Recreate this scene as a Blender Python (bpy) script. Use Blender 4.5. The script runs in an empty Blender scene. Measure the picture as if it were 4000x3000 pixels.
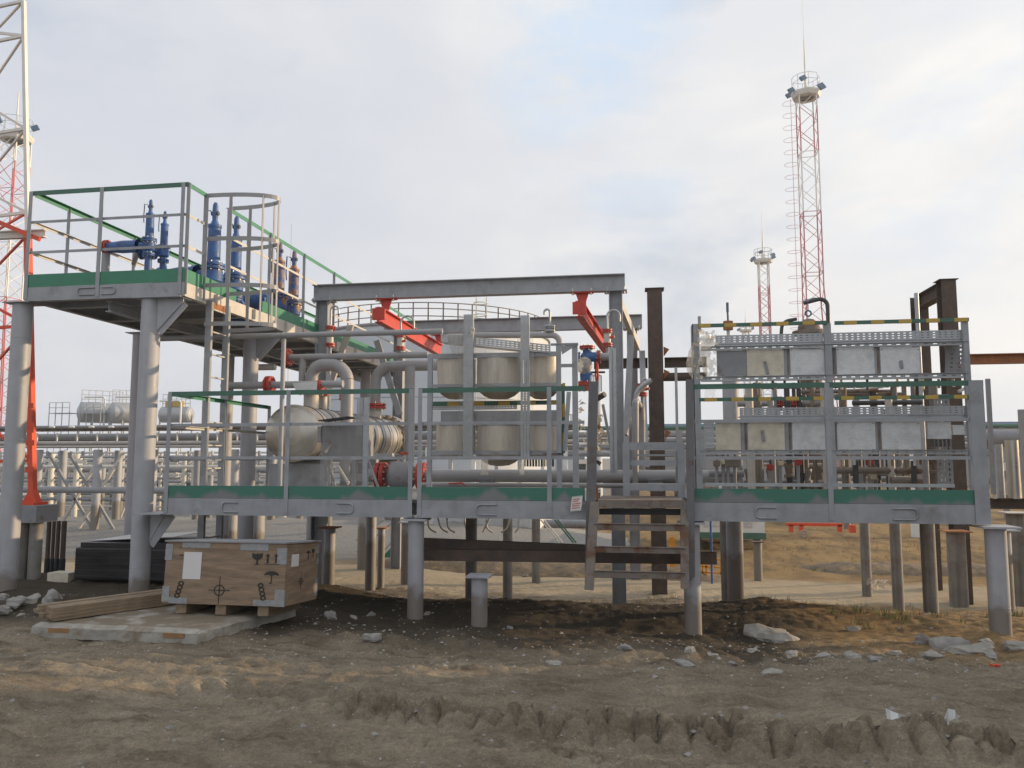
import bpy, math, random
import numpy as np
from mathutils import Vector as V, Matrix, noise as mnoise
random.seed(7); rng = np.random.default_rng(5)
S = bpy.context.scene
# ---------------------------------------------------------------- camera
TH = math.radians(9.0); PI = math.pi; PT = math.radians(5.43); F = 3050.0; EYE = 1.55; CY = -7.7
cam = bpy.data.cameras.new("camera"); camo = bpy.data.objects.new("camera", cam); S.collection.objects.link(camo)
camo.location = (0, CY, EYE); camo.rotation_euler = (PI/2 + PT, 0, TH)
cam.sensor_width = 36; cam.lens = F/4000*36; cam.clip_end = 8000; cam.clip_start = 0.05
S.camera = camo
# ---------------------------------------------------------------- sky, sun, exposure
SUN_EL = math.radians(12.5); SUN_AZ = math.radians(23.0)          # azimuth counter-clockwise from +x
w = bpy.data.worlds.new("World"); S.world = w; w.use_nodes = True
nt = w.node_tree; nt.nodes.clear()
def N(t, typ, **k):
    n = t.nodes.new(typ)
    for a, b in k.items(): setattr(n, a, b)
    return n
out = N(nt, 'ShaderNodeOutputWorld'); bg = N(nt, 'ShaderNodeBackground'); bg.inputs[1].default_value = 0.11
sky = N(nt, 'ShaderNodeTexSky', sky_type='NISHITA', sun_disc=False, sun_elevation=SUN_EL, sun_rotation=PI/2 - SUN_AZ, dust_density=2.0)
tc = N(nt, 'ShaderNodeTexCoord'); L = nt.links.new
def vmath(op, a, b):
    n = N(nt, 'ShaderNodeVectorMath', operation=op); 
    if isinstance(a, tuple): n.inputs[0].default_value = a
    else: L(a, n.inputs[0])
    if isinstance(b, tuple): n.inputs[1].default_value = b
    else: L(b, n.inputs[1])
    return n
def wn(scale, detail, stretch, off=0, rough=.55):
    m = N(nt, 'ShaderNodeMapping'); m.inputs['Scale'].default_value = stretch; m.inputs['Location'].default_value = (off, off*.7, off*.3)
    L(tc.outputs['Generated'], m.inputs[0]); n = N(nt, 'ShaderNodeTexNoise'); n.inputs['Scale'].default_value = scale
    n.inputs['Detail'].default_value = detail; n.inputs['Roughness'].default_value = rough; n.inputs['Distortion'].default_value = .3
    L(m.outputs[0], n.inputs['Vector']); return n.outputs[0]
def ramp(t, src, stops):
    r = N(t, 'ShaderNodeValToRGB'); e = r.color_ramp.elements
    while len(e) < len(stops): e.new(.5)
    for q, (p, c) in zip(e, stops): q.position = p; q.color = (*c, 1) if len(c) == 3 else c
    t.links.new(src, r.inputs[0]); return r.outputs[0]
def mixc(t, f, a, b, mode='MIX'):
    m = N(t, 'ShaderNodeMix', data_type='RGBA', blend_type=mode)
    for s, i in ((f, 0), (a, 6), (b, 7)):
        if hasattr(s, 'links') or hasattr(s, 'is_linked'): t.links.new(s, m.inputs[i])
        else: m.inputs[i].default_value = s if i == 0 else (*s[:3], 1)
    return m.outputs[2]
n1 = wn(1.7, 7, (1, 1, 2.2), 3.1); n2 = wn(3.4, 9, (1, 1, 2.6), 8.7, .6)
ccol = ramp(nt, n1, [(.30, (7.2, 7.35, 7.8)), (.48, (7.8, 7.85, 8.05)), (.62, (8.85, 8.75, 8.6)), (.75, (9.6, 9.35, 8.9))])
det = ramp(nt, n2, [(.3, (.955, .962, .975)), (.7, (1.035, 1.03, 1.015))])
ccol = mixc(nt, 1.0, ccol, det, 'MULTIPLY')
sund = (math.cos(SUN_EL)*math.cos(SUN_AZ), math.cos(SUN_EL)*math.sin(SUN_AZ), math.sin(SUN_EL))
dt = vmath('DOT_PRODUCT', tc.outputs['Generated'], sund).outputs['Value']
glow = ramp(nt, dt, [(.0, (.86, .88, .92)), (.35, (.91, .925, .95)), (.62, (1.0, 1.0, 1.0)), (.85, (1.14, 1.12, 1.08)), (1.0, (1.3, 1.2, 1.05))])
ccol = mixc(nt, 1.0, ccol, glow, 'MULTIPLY')
gap = ramp(nt, n1, [(.66, (1, 1, 1)), (.74, (.55, .55, .55))])
skyb = mixc(nt, 1.0, sky.outputs[0], (.55, .6, .7), 'MULTIPLY')
blue = wn(2.6, 6, (1, 1, 1.8), 21.3); bf = ramp(nt, blue, [(.62, (0, 0, 0)), (.76, (.55, .55, .55))])
clear = mixc(nt, .35, (5.6, 6.7, 8.3), skyb)
def patch(px, py, r0, r1, k):
    th_, pt_ = math.radians(9), math.radians(5.43); a, b = (px-2000)/3050, (1500-py)/3050; d = V((-math.sin(th_)*math.cos(pt_), math.cos(th_)*math.cos(pt_), math.sin(pt_)))+V((math.cos(th_), math.sin(th_), 0))*a+V((math.sin(th_)*math.sin(pt_), -math.cos(th_)*math.sin(pt_), math.cos(pt_)))*b
    q = vmath('DOT_PRODUCT', tc.outputs['Generated'], tuple(d.normalized())).outputs['Value']; m1 = N(nt, 'ShaderNodeMapRange', interpolation_type='SMOOTHSTEP'); L(q, m1.inputs[0]); m1.inputs[1].default_value = math.cos(math.radians(r1)); m1.inputs[2].default_value = math.cos(math.radians(r0))
    m2 = N(nt, 'ShaderNodeMath', operation='MULTIPLY'); L(m1.outputs[0], m2.inputs[0]); L(ramp(nt, wn(5.5, 8, (1, 1, 2.4), px*.01, .6), [(.42, (0, 0, 0)), (.62, (k, k, k))]), m2.inputs[1]); return m2.outputs[0]
base = mixc(nt, bf, ccol, clear)
for pr in ((2330, 120, .2, 9, .7), (2180, 400, .2, 7, .4), (2480, 780, .2, 5.5, .4), (3750, 600, 3, 12, .3)): base = mixc(nt, patch(*pr), base, (5.6, 7.0, 8.8))
low = patch(500, 1500, 6, 26, .35); base = mixc(nt, low, base, (6.0, 6.4, 7.3))
L(base, bg.inputs[0]); L(bg.outputs[0], out.inputs[0])
sl = bpy.data.lights.new("sun", 'SUN'); sl.energy = 5.0; sl.angle = math.radians(.7); sl.color = (1.0, .74, .46)
so = bpy.data.objects.new("sun", sl); S.collection.objects.link(so)
so.rotation_euler = V(sund).to_track_quat('Z', 'Y').to_euler()
S.view_settings.view_transform = 'Standard'; S.view_settings.look = 'None'; S.view_settings.exposure = 0.0; S.view_settings.gamma = 1.0
S.cycles.max_bounces = 6; S.cycles.transparent_max_bounces = 12
# ---------------------------------------------------------------- measuring helpers: a point at a real depth
_f = V((-math.sin(TH)*math.cos(PT), math.cos(TH)*math.cos(PT), math.sin(PT)))
_r = V((math.cos(TH), math.sin(TH), 0)); _u = V((math.sin(TH)*math.sin(PT), -math.cos(TH)*math.sin(PT), math.cos(PT)))
_o = V((0, CY, EYE))
def ray(px, py): return _f + _r*((px-2000)/F) + _u*((1500-py)/F)
def Q(px, py, t): d = ray(px, py); return _o + d*((t-CY)/d.y)
def QX(px, py, x): d = ray(px, py); return _o + d*(x/d.x)
def QZ(px, py, z): d = ray(px, py); return _o + d*((z-EYE)/d.z)
# ---------------------------------------------------------------- materials
MAT = {}
def mat(name, col, rough=.5, metal=0.0, var=.12, nscale=6.0, dirt=None, dscale=3.0, dlo=.55, dhi=.7, bump=0.0, bscale=60.0, spec=.5, alpha=None, stretch=(1, 1, 1), streak=0.0, spots=0):
    m = bpy.data.materials.new(name); m.use_nodes = True; t = m.node_tree; p = t.nodes['Principled BSDF']; l = t.links.new
    co = N(t, 'ShaderNodeTexCoord'); mp = N(t, 'ShaderNodeMapping'); mp.inputs['Scale'].default_value = stretch; l(co.outputs['Object'], mp.inputs[0])
    no = N(t, 'ShaderNodeTexNoise'); no.inputs['Scale'].default_value = nscale; no.inputs['Detail'].default_value = 8; no.inputs['Roughness'].default_value = .62; l(mp.outputs[0], no.inputs['Vector'])
    a = tuple(max(0, c*(1-var*1.6)) for c in col); b = tuple(min(1, c*(1+var*1.6)) for c in col)
    c = ramp(t, no.outputs[0], [(.28, a), (.72, b)])
    if dirt:
        dn = N(t, 'ShaderNodeTexNoise'); dn.inputs['Scale'].default_value = dscale; dn.inputs['Detail'].default_value = 9; dn.inputs['Roughness'].default_value = .68; l(mp.outputs[0], dn.inputs['Vector'])
        f = ramp(t, dn.outputs[0], [(dlo, (0, 0, 0)), (dhi, (1, 1, 1))]); c = mixc(t, f, c, dirt)
    if streak:
        ms = N(t, 'ShaderNodeMapping'); ms.inputs['Scale'].default_value = (1, 1, .06); l(co.outputs['Object'], ms.inputs[0])
        sn = N(t, 'ShaderNodeTexNoise'); sn.inputs['Scale'].default_value = 14; sn.inputs['Detail'].default_value = 5; l(ms.outputs[0], sn.inputs['Vector'])
        c = mixc(t, streak, c, ramp(t, sn.outputs[0], [(.35, (.45, .42, .38)), (.6, (1, 1, 1))]), 'MULTIPLY')
    if spots:
        pn = N(t, 'ShaderNodeTexNoise'); pn.inputs['Scale'].default_value = 9; pn.inputs['Detail'].default_value = 10; pn.inputs['Roughness'].default_value = .75; l(co.outputs['Object'], pn.inputs['Vector'])
        c = mixc(t, ramp(t, pn.outputs[0], [(spots, (0, 0, 0)), (spots+.05, (.8, .8, .8))]), c, (.17, .085, .045))
    l(c, p.inputs['Base Color']); p.inputs['Roughness'].default_value = rough; p.inputs['Metallic'].default_value = metal
    p.inputs['Specular IOR Level'].default_value = spec
    rr = ramp(t, no.outputs[0], [(.3, (max(.05, rough-.12),)*3), (.7, (min(1, rough+.15),)*3)]); l(rr, p.inputs['Roughness'])
    if bump:
        bn = N(t, 'ShaderNodeTexNoise'); bn.inputs['Scale'].default_value = bscale; bn.inputs['Detail'].default_value = 6; l(co.outputs['Object'], bn.inputs['Vector'])
        bb = N(t, 'ShaderNodeBump'); bb.inputs['Strength'].default_value = bump; bb.inputs['Distance'].default_value = .01; l(bn.outputs[0], bb.inputs['Height']); l(bb.outputs[0], p.inputs['Normal'])
    if alpha is not None:
        f = ramp(t, no.outputs[0], [(.3, (alpha*.6,)*3), (.7, (min(1, alpha*1.4),)*3)]); l(f, p.inputs['Alpha'])
    MAT[name] = m; return m
mat('grey_paint', (.325, .34, .365), .5, var=.09, nscale=5, dirt=(.18, .17, .16), dscale=4, dlo=.55, dhi=.8, bump=.08, streak=.12, spots=.665)
mat('grey_pipe', (.31, .31, .32), .42, var=.06, nscale=4, dirt=(.30, .25, .2), dscale=5, dlo=.62, dhi=.8, bump=.06, spots=.665)
mat('pile_paint', (.39, .40, .43), .55, var=.07, nscale=5, dirt=(.25, .22, .19), dscale=3.5, dlo=.6, dhi=.85, bump=.1, streak=.15, spots=.665)
mat('pile_bare', (.24, .235, .22), .7, var=.15, nscale=4, dirt=(.17, .10, .06), dscale=3, dlo=.5, dhi=.75, bump=.2, streak=.5, spots=.665)
mat('green_paint', (.04, .21, .125), .45, var=.08, dirt=(.2, .2, .2), dscale=4, dlo=.7, dhi=.75)
mat('green_dull', (.06, .15, .11), .5, var=.1, dirt=(.18, .19, .18), dscale=7, dlo=.62, dhi=.75)
mat('red_paint', (.55, .055, .035), .5, var=.12, dirt=(.28, .05, .03), dscale=6, dlo=.5, dhi=.75, bump=.1)
mat('flange_red', (.40, .045, .035), .5, var=.15, dirt=(.25, .06, .04), dscale=12)
mat('orange_red', (.70, .085, .03), .5, var=.12, dirt=(.35, .04, .03), dscale=3)
mat('blue_paint', (.05, .14, .38), .5, var=.18, nscale=9, dirt=(.05, .07, .12), dscale=7, dlo=.42, dhi=.7, bump=.3, spots=.63)
mat('blue_rusty', (.04, .09, .25), .55, var=.15, nscale=9, dirt=(.33, .15, .05), dscale=6, dlo=.46, dhi=.58, bump=.2)
mat('bright_bolt', (.55, .5, .38), .3, metal=.9, var=.1)
mat('galvanised', (.40, .42, .44), .42, metal=.55, var=.12, nscale=14, dirt=(.33, .33, .33), dscale=7)
mat('cladding', (.50, .475, .43), .36, metal=.9, var=.06, nscale=3)
mat('band_grey', (.34, .34, .35), .35, metal=.6, var=.1)
mat('rust', (.105, .075, .058), .85, var=.25, nscale=9, dirt=(.075, .062, .056), dscale=5, dlo=.45, dhi=.65, bump=.35)
mat('rust_orange', (.33, .135, .055), .8, var=.2, nscale=9, dirt=(.25, .1, .05), dscale=5)
mat('rust_pale', (.20, .172, .15), .8, var=.15, nscale=7, dirt=(.14, .075, .045), dscale=4, dlo=.5, dhi=.62, bump=.3)
mat('stair_grey', (.15, .15, .158), .6, var=.14, dirt=(.12, .075, .055), dscale=6, dlo=.5, dhi=.65, bump=.15)
mat('primer_grey', (.26, .27, .29), .6, var=.12, dirt=(.16, .10, .07), dscale=6, dlo=.55, dhi=.7, bump=.1)
mat('cream_paint', (.62, .60, .54), .5, var=.06)
mat('white_paint', (.74, .74, .72), .5, var=.05, dirt=(.5, .48, .44), dscale=4, dlo=.6, dhi=.8)
mat('tank_white', (.52, .565, .62), .55, var=.04, nscale=.6)
mat('panel_light', (.62, .635, .645), .42, metal=.25, var=.08, nscale=18, dirt=(.42, .43, .44), dscale=6, dlo=.5, dhi=.75, bump=.35, bscale=45)
mat('panel_cream', (.62, .57, .46), .5, var=.08, nscale=14, dirt=(.43, .39, .32), dscale=5, dlo=.5, dhi=.75, bump=.35, bscale=45)
mat('dark_rubber', (.03, .03, .035), .6, var=.2)
mat('dark_metal', (.07, .07, .075), .5, metal=.3, var=.2)
mat('yellow_paint', (.50, .345, .07), .5, var=.08)
mat('orange_paint', (.75, .30, .02), .5, var=.08)
mat('wood_beam', (.25, .19, .125), .8, var=.2, nscale=9, stretch=(1, 1, 6), dirt=(.17, .12, .08), dscale=4, bump=.3)
mat('concrete', (.35, .34, .31), .9, var=.14, nscale=8, dirt=(.24, .20, .15), dscale=3, dlo=.5, dhi=.7, bump=.6, bscale=40)
mat('rust_stain', (.30, .17, .08), .85, var=.15, nscale=12)
mat('stone', (.29, .28, .265), .92, var=.2, nscale=9, dirt=(.18, .15, .12), dscale=5, bump=.7, bscale=30)
mat('stone_pale', (.33, .315, .285), .92, var=.2, nscale=9, bump=.5, bscale=30)
mat('black_wrap', (.022, .02, .02), .38, var=.35, nscale=3, stretch=(1, 1, 5), bump=.6, bscale=9)
mat('cloth_white', (.62, .63, .63), .7, var=.1)
mat('paper', (.66, .66, .66), .7, var=.02)
mat('ink', (.03, .028, .025), .7, var=.1)
mat('red_ink', (.5, .12, .1), .7, var=.1)
mat('sea_blue', (.12, .22, .38), .6, var=.06)
mat('film', (.40, .385, .36), .25, var=.12, nscale=8, alpha=.22, bump=1.0, bscale=11, stretch=(1, 1, .18))
mat('film_warm', (.66, .58, .46), .25, var=.15, nscale=12, alpha=.6, bump=1.0, bscale=14)
mat('wrap_panel', (.68, .61, .50), .38, var=.08, nscale=9, dirt=(.42, .37, .31), dscale=5, dlo=.5, dhi=.75, stretch=(2.2, 1, .3), bump=.5, bscale=8)
mat('pale_steel', (.52, .50, .46), .5, var=.08)
mat('tower_white', (.74, .70, .66), .5, var=.05)
mat('tower_red', (.52, .15, .17), .5, var=.08)
mat('lamp_blue', (.07, .13, .22), .4, var=.1)
mat('foliage_dry', (.28, .20, .08), .9, var=.25, nscale=5)
mat('foliage_green', (.10, .14, .03), .9, var=.3, nscale=5)
def plywood():
    m = mat('plywood', (.27, .195, .13), .7, var=.2, nscale=4, stretch=(1, 1, 7), dirt=(.15, .105, .075), dscale=2.5, dlo=.45, dhi=.75, bump=.15)
    return m
def mud(nm):
    m = MAT[nm]; t = m.node_tree; p = t.nodes['Principled BSDF']; l = t.links.new; src = p.inputs['Base Color'].links[0].from_socket; g = N(t, 'ShaderNodeNewGeometry'); sp = N(t, 'ShaderNodeSeparateXYZ'); l(g.outputs['Position'], sp.inputs[0]); no = N(t, 'ShaderNodeTexNoise'); no.inputs['Scale'].default_value = 7; no.inputs['Detail'].default_value = 8; l(g.outputs['Position'], no.inputs['Vector'])
    a = N(t, 'ShaderNodeMath', operation='MULTIPLY_ADD'); l(no.outputs[0], a.inputs[0]); a.inputs[1].default_value = -.36; l(sp.outputs[2], a.inputs[2]); l(mixc(t, ramp(t, a.outputs[0], [(0, (.75, .75, .75)), (.02, (.6, .6, .6)), (.12, (0, 0, 0))]), src, (.17, .14, .105)), p.inputs['Base Color'])
mud('pile_paint')
plywood()
def slab_mat():
    m = mat('slab_concrete', (.37, .355, .32), .9, var=.14, nscale=8, dirt=(.22, .18, .13), dscale=3, dlo=.48, dhi=.62, bump=.7, bscale=40); t = m.node_tree; p = t.nodes['Principled BSDF']; l = t.links.new
    src = p.inputs['Base Color'].links[0].from_socket; g = N(t, 'ShaderNodeNewGeometry'); sp = N(t, 'ShaderNodeSeparateXYZ'); l(g.outputs['True Normal'], sp.inputs[0]); no = N(t, 'ShaderNodeTexNoise'); no.inputs['Scale'].default_value = 5; no.inputs['Detail'].default_value = 8; l(g.outputs['Position'], no.inputs['Vector'])
    f = N(t, 'ShaderNodeMath', operation='MULTIPLY'); l(ramp(t, sp.outputs[2], [(.8, (0, 0, 0)), (.95, (1, 1, 1))]), f.inputs[0]); l(ramp(t, no.outputs[0], [(.36, (0, 0, 0)), (.5, (1, 1, 1))]), f.inputs[1])
    l(mixc(t, f.outputs[0], src, (.20, .165, .12)), p.inputs['Base Color'])
slab_mat()
def toe_mat():
    """green kick plate with irregular grey overspray along the bottom and at the joints"""
    m = bpy.data.materials.new('worn_green'); m.use_nodes = True; t = m.node_tree; p = t.nodes['Principled BSDF']; l = t.links.new
    co = N(t, 'ShaderNodeTexCoord'); sp = N(t, 'ShaderNodeSeparateXYZ'); geo = N(t, 'ShaderNodeNewGeometry'); l(geo.outputs['Position'], sp.inputs[0])
    cb = N(t, 'ShaderNodeCombineXYZ'); l(sp.outputs[0], cb.inputs[0])
    no = N(t, 'ShaderNodeTexNoise'); no.inputs['Scale'].default_value = 1.7; no.inputs['Detail'].default_value = 3.5; no.inputs['Roughness'].default_value = .6; l(cb.outputs[0], no.inputs['Vector'])
    n2 = N(t, 'ShaderNodeTexNoise'); n2.inputs['Scale'].default_value = 12; n2.inputs['Detail'].default_value = 5; l(geo.outputs['Position'], n2.inputs['Vector'])
    z = N(t, 'ShaderNodeMapRange'); l(sp.outputs[2], z.inputs[0]); z.inputs[1].default_value = 1.13; z.inputs[2].default_value = 1.27
    a = N(t, 'ShaderNodeMath', operation='MULTIPLY_ADD'); l(no.outputs[0], a.inputs[0]); a.inputs[1].default_value = 5.0; a.inputs[2].default_value = -2.2
    b = N(t, 'ShaderNodeMath', operation='MULTIPLY_ADD'); l(n2.outputs[0], b.inputs[0]); b.inputs[1].default_value = .35; l(a.outputs[0], b.inputs[2])
    c = N(t, 'ShaderNodeMath', operation='SUBTRACT'); l(b.outputs[0], c.inputs[0]); l(z.outputs[0], c.inputs[1])
    f = ramp(t, c.outputs[0], [(.10, (0, 0, 0)), (.5, (1, 1, 1))])
    l(mixc(t, f, (.05, .18, .13), (.20, .205, .215)), p.inputs['Base Color']); p.inputs['Roughness'].default_value = .55
    MAT['worn_green'] = m
toe_mat()
def mesh_plate():
    """expanded-metal flooring seen from below: diamond openings"""
    m = mat('grating', (.33, .32, .30), .55, var=.1)
    return m
mesh_plate()
# ---------------------------------------------------------------- mesh builder
ALL = []
class MB:
    def __init__(s, name, m, label=None):
        s.name, s.mat, s.label = name, m, label; s.v = []; s.f = []; s.sm = []; s.kids = []
        s.tags = {}; s.bevel = 0
    def sub(s, name, m, label=None):
        k = MB(name, m, label); s.kids.append(k); return k
    def add(s, vs, fs, smooth=False):
        b = len(s.v); s.v += [tuple(v) for v in vs]; s.f += [tuple(b+i for i in f) for f in fs]; s.sm += [smooth]*len(fs); return s
    def obox(s, c, ax, ay, az):
        c = V(c); vs = [c + ax*i + ay*j + az*k for k in (-1, 1) for j in (-1, 1) for i in (-1, 1)]
        return s.add(vs, [(0, 2, 3, 1), (4, 5, 7, 6), (0, 1, 5, 4), (2, 6, 7, 3), (0, 4, 6, 2), (1, 3, 7, 5)])
    def bx(s, x0, x1, y0, y1, z0, z1):
        return s.obox(((x0+x1)/2, (y0+y1)/2, (z0+z1)/2), V((abs(x1-x0)/2, 0, 0)), V((0, abs(y1-y0)/2, 0)), V((0, 0, abs(z1-z0)/2)))
    def bar(s, p, q, w, h, up=(0, 0, 1)):
        p, q = V(p), V(q); d = (q-p); 
        if d.length < 1e-6: return s
        dn = d.normalized(); u = V(up)
        if abs(dn.dot(u)) > .98: u = V((0, 1, 0))
        sd = dn.cross(u).normalized(); u2 = sd.cross(dn).normalized()
        return s.obox((p+q)/2, d/2, sd*(w/2), u2*(h/2))
    def ring(s, c, ax, r, n, ph=0):
        ax = V(ax).normalized(); u = V((0, 0, 1)) if abs(ax.z) < .95 else V((1, 0, 0)); a = ax.cross(u).normalized(); b = ax.cross(a)
        return [V(c) + a*(r*math.cos(2*PI*i/n+ph)) + b*(r*math.sin(2*PI*i/n+ph)) for i in range(n)]
    def lathe(s, c, ax, prof, n=16, smooth=True):
        """prof: (distance along axis, radius)"""
        ax = V(ax).normalized(); c = V(c)
        for (h0, r0), (h1, r1) in zip(prof, prof[1:]):
            if r0 < 1e-5 and r1 < 1e-5: continue
            if r0 < 1e-5 or r1 < 1e-5:
                hr, rr, ha = (h1, r1, h0) if r0 < 1e-5 else (h0, r0, h1)
                R = s.ring(c+ax*hr, ax, rr, n); s.add(R+[c+ax*ha], [(i, (i+1) % n, n) if r1 < 1e-5 else ((i+1) % n, i, n) for i in range(n)], smooth and abs(h1-h0) > 1e-4)
            else:
                A = s.ring(c+ax*h0, ax, r0, n); B = s.ring(c+ax*h1, ax, r1, n)
                s.add(A+B, [(i, (i+1) % n, n+(i+1) % n, n+i) for i in range(n)], smooth and abs(h1-h0) > 1e-4)
        return s
    def tube(s, p, q, r, n=14, r2=None, cap=True):
        p, q = V(p), V(q); d = q-p; L_ = d.length; r2 = r if r2 is None else r2
        pr = [(0, r), (L_, r2)]
        if cap: pr = [(0, 0), (0, r)] + [(L_, r2), (L_, 0)]
        return s.lathe(p, d, pr, n)
    def path(s, pts, r, n=12, cap=True):
        pts = [V(p) for p in pts]; rings = []; prev = None
        for i, p in enumerate(pts):
            d = (pts[min(i+1, len(pts)-1)] - pts[max(i-1, 0)]).normalized()
            if prev is None:
                u = V((0, 0, 1)) if abs(d.z) < .95 else V((1, 0, 0)); a = d.cross(u).normalized()
            else: a = (prev - d*prev.dot(d)).normalized()
            prev = a; b = d.cross(a)
            rings += [p + a*(r*math.cos(2*PI*k/n)) + b*(r*math.sin(2*PI*k/n)) for k in range(n)]
        fs = [(j*n+i, j*n+(i+1) % n, (j+1)*n+(i+1) % n, (j+1)*n+i) for j in range(len(pts)-1) for i in range(n)]
        s.add(rings, fs, True)
        if cap: s.add(rings[:n], [tuple(range(n))]); s.add(rings[-n:], [tuple(range(n))])
        return s
    def pipe(s, pts, r, R=None, n=14, k=7):
        return s.path(fillet(pts, R or r*2.6, k), r, n)
    def prism(s, pts, nrm, th):
        pts = [V(p) for p in pts]; n = len(pts); o = V(nrm)*th
        return s.add(pts+[p+o for p in pts], [tuple(range(n)), tuple(range(2*n-1, n-1, -1))]+[(i, (i+1) % n, n+(i+1) % n, n+i) for i in range(n)])
    def ibeam(s, p, q, h, w_, tf=.014, tw=.009, up=(0, 0, 1)):
        p, q = V(p), V(q); dn = (q-p).normalized(); u = V(up)
        if abs(dn.dot(u)) > .98: u = V((0, 1, 0))
        sd = dn.cross(u).normalized(); u = sd.cross(dn)
        for e in (1, -1): s.bar(p+u*e*(h/2-tf/2), q+u*e*(h/2-tf/2), w_, tf, u)
        return s.bar(p, q, tw, h-2*tf, u)
    def chan(s, p, q, h, w_, t=.01, side=(0, 1, 0), up=(0, 0, 1)):
        p, q, sv = V(p), V(q), V(side); dn = (q-p).normalized(); u = V(up)
        s.bar(p, q, t, h, u)
        for e in (1, -1):
            o = u*e*(h/2-t/2) + sv*(w_/2+t/2-.0005); s.bar(p+o, q+o, w_-t, t, u)
        return s
    def angle(s, p, q, a, t=.006, d1=(0, 1, 0), d2=(0, 0, -1)):
        """two legs: one along d1, one along d2 from the corner line p-q"""
        p, q, d1, d2 = V(p), V(q), V(d1), V(d2)
        s.obox((p+q)/2 + d1*(a/2) + d2*(t/2), (q-p)/2, d1*(a/2), d2*(t/2))
        s.obox((p+q)/2 + d1*(t/2) + d2*(a/2+t/2), (q-p)/2, d1*(t/2), d2*(a/2-t/2)); return s
    def sphere(s, c, r, n=10, sc=(1, 1, 1)):
        vs = []; fs = []
        for i in range(n+1):
            for j in range(n*2):
                a, b = PI*i/n, PI*j/n; vs.append((c[0]+r*sc[0]*math.sin(a)*math.cos(b), c[1]+r*sc[1]*math.sin(a)*math.sin(b), c[2]+r*sc[2]*math.cos(a)))
        for i in range(n):
            for j in range(n*2): fs.append((i*2*n+j, i*2*n+(j+1) % (2*n), (i+1)*2*n+(j+1) % (2*n), (i+1)*2*n+j))
        return s.add(vs, fs, True)
    def torus(s, c, ax, R, r, n=20, m=8):
        P = s.ring(c, ax, R, n); return s.path(P+[P[0], P[1]], r, m, cap=False)
    def bolts(s, c, ax, R, k, r=.011, l=.05):
        ax = V(ax).normalized()
        for p in s.ring(c, ax, R, k, .3): s.tube(p-ax*l/2, p+ax*l/2, r, 6)
        return s
    def slotted(s, o, u, v, Lu, Hv, rows, pitch, slot=.6, th=.002):
        """perforated tray web: strips between rows of slots"""
        o, u, v = V(o), V(u), V(v); nrm = u.cross(v).normalized(); sh = Hv/(rows+1+rows*.5); g = sh*.5
        for i in range(rows+1):
            s.obox(o+u*(Lu/2)+v*((sh+g)*i+sh/2), u*(Lu/2), v*(sh/2), nrm*th)
        k = max(1, int(Lu/pitch)); pw = Lu/k
        for i in range(rows):
            for j in range(k+1):
                x = min(max(j*pw, pw*(1-slot)/2), Lu-pw*(1-slot)/2)
                s.obox(o+u*x+v*((sh+g)*i+sh+g/2), u*(pw*(1-slot)/2), v*(g/2+.0006), nrm*th)
        return s
    def plank(s, c, sx, sy, sz, rz):
        a = V((math.cos(rz), math.sin(rz), 0)); b = V((-a.y, a.x, 0)); return s.obox(c, a*sx/2, b*sy/2, V((0, 0, sz/2)))
def fillet(pts, R, k=6):
    pts = [V(p) for p in pts]; o = [pts[0]]
    for a, b, c in zip(pts, pts[1:], pts[2:]):
        d1, d2 = (a-b), (c-b); l = min(R, d1.length*.49, d2.length*.49) if True else R
        ang = d1.angle(d2)
        if ang > 3.1: o.append(b); continue
        p0, p1 = b+d1.normalized()*l, b+d2.normalized()*l
        rad = l*math.tan(ang/2); cc = b + (d1.normalized()+d2.normalized()).normalized()*(l/math.cos(ang/2))
        for i in range(k+1):
            f = i/k; e0, e1 = (p0-cc), (p1-cc); tot = e0.angle(e1)
            v = (e0*math.sin((1-f)*tot) + e1*math.sin(f*tot))/math.sin(tot); o.append(cc+v)
    o.append(pts[-1]); return o
class Thing(MB):
    """a counted thing: an Empty at its base with parts below; or one mesh when it has geometry of its own"""
    def __init__(s, name, label, cat, m=None, group=None, kind=None):
        super().__init__(name, m, label); s.tags = dict(label=label, category=cat)
        if group: s.tags['group'] = group
        if kind: s.tags['kind'] = kind
        ALL.append(s)
    part = MB.sub
SPLIT = {'bolt', 'yellow_band', 'leg', 'hose', 'legs', 'border'}
def pieces(mb):
    par = list(range(len(mb.v)))
    def fd(a):
        while par[a] != a: par[a] = par[par[a]]; a = par[a]
        return a
    for f in mb.f:
        for i in f[1:]: par[fd(i)] = fd(f[0])
    # lathe sections are stitched by position
    seen = {}
    for i, v in enumerate(mb.v):
        k = (round(v[0], 4), round(v[1], 4), round(v[2], 4))
        if k in seen: par[fd(i)] = fd(seen[k])
        else: seen[k] = i
    gr = {}
    for f, s_ in zip(mb.f, mb.sm): gr.setdefault(fd(f[0]), []).append((f, s_))
    res = []
    for g_ in gr.values():
        n = MB(mb.name, mb.mat, mb.label); mp = {}
        for f, s_ in g_:
            for i in f:
                if i not in mp: mp[i] = len(n.v); n.v.append(mb.v[i])
            n.f.append(tuple(mp[i] for i in f)); n.sm.append(s_)
        n.bevel = mb.bevel; res.append(n)
    return res
def emit(mb, parent, org):
    if mb.name in SPLIT and not mb.kids and parent:
        ps = pieces(mb)
        if 1 < len(ps) <= 60:
            for p in ps[1:]: emit1(p, parent, org)
            return emit1(ps[0], parent, org)
    return emit1(mb, parent, org)
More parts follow.
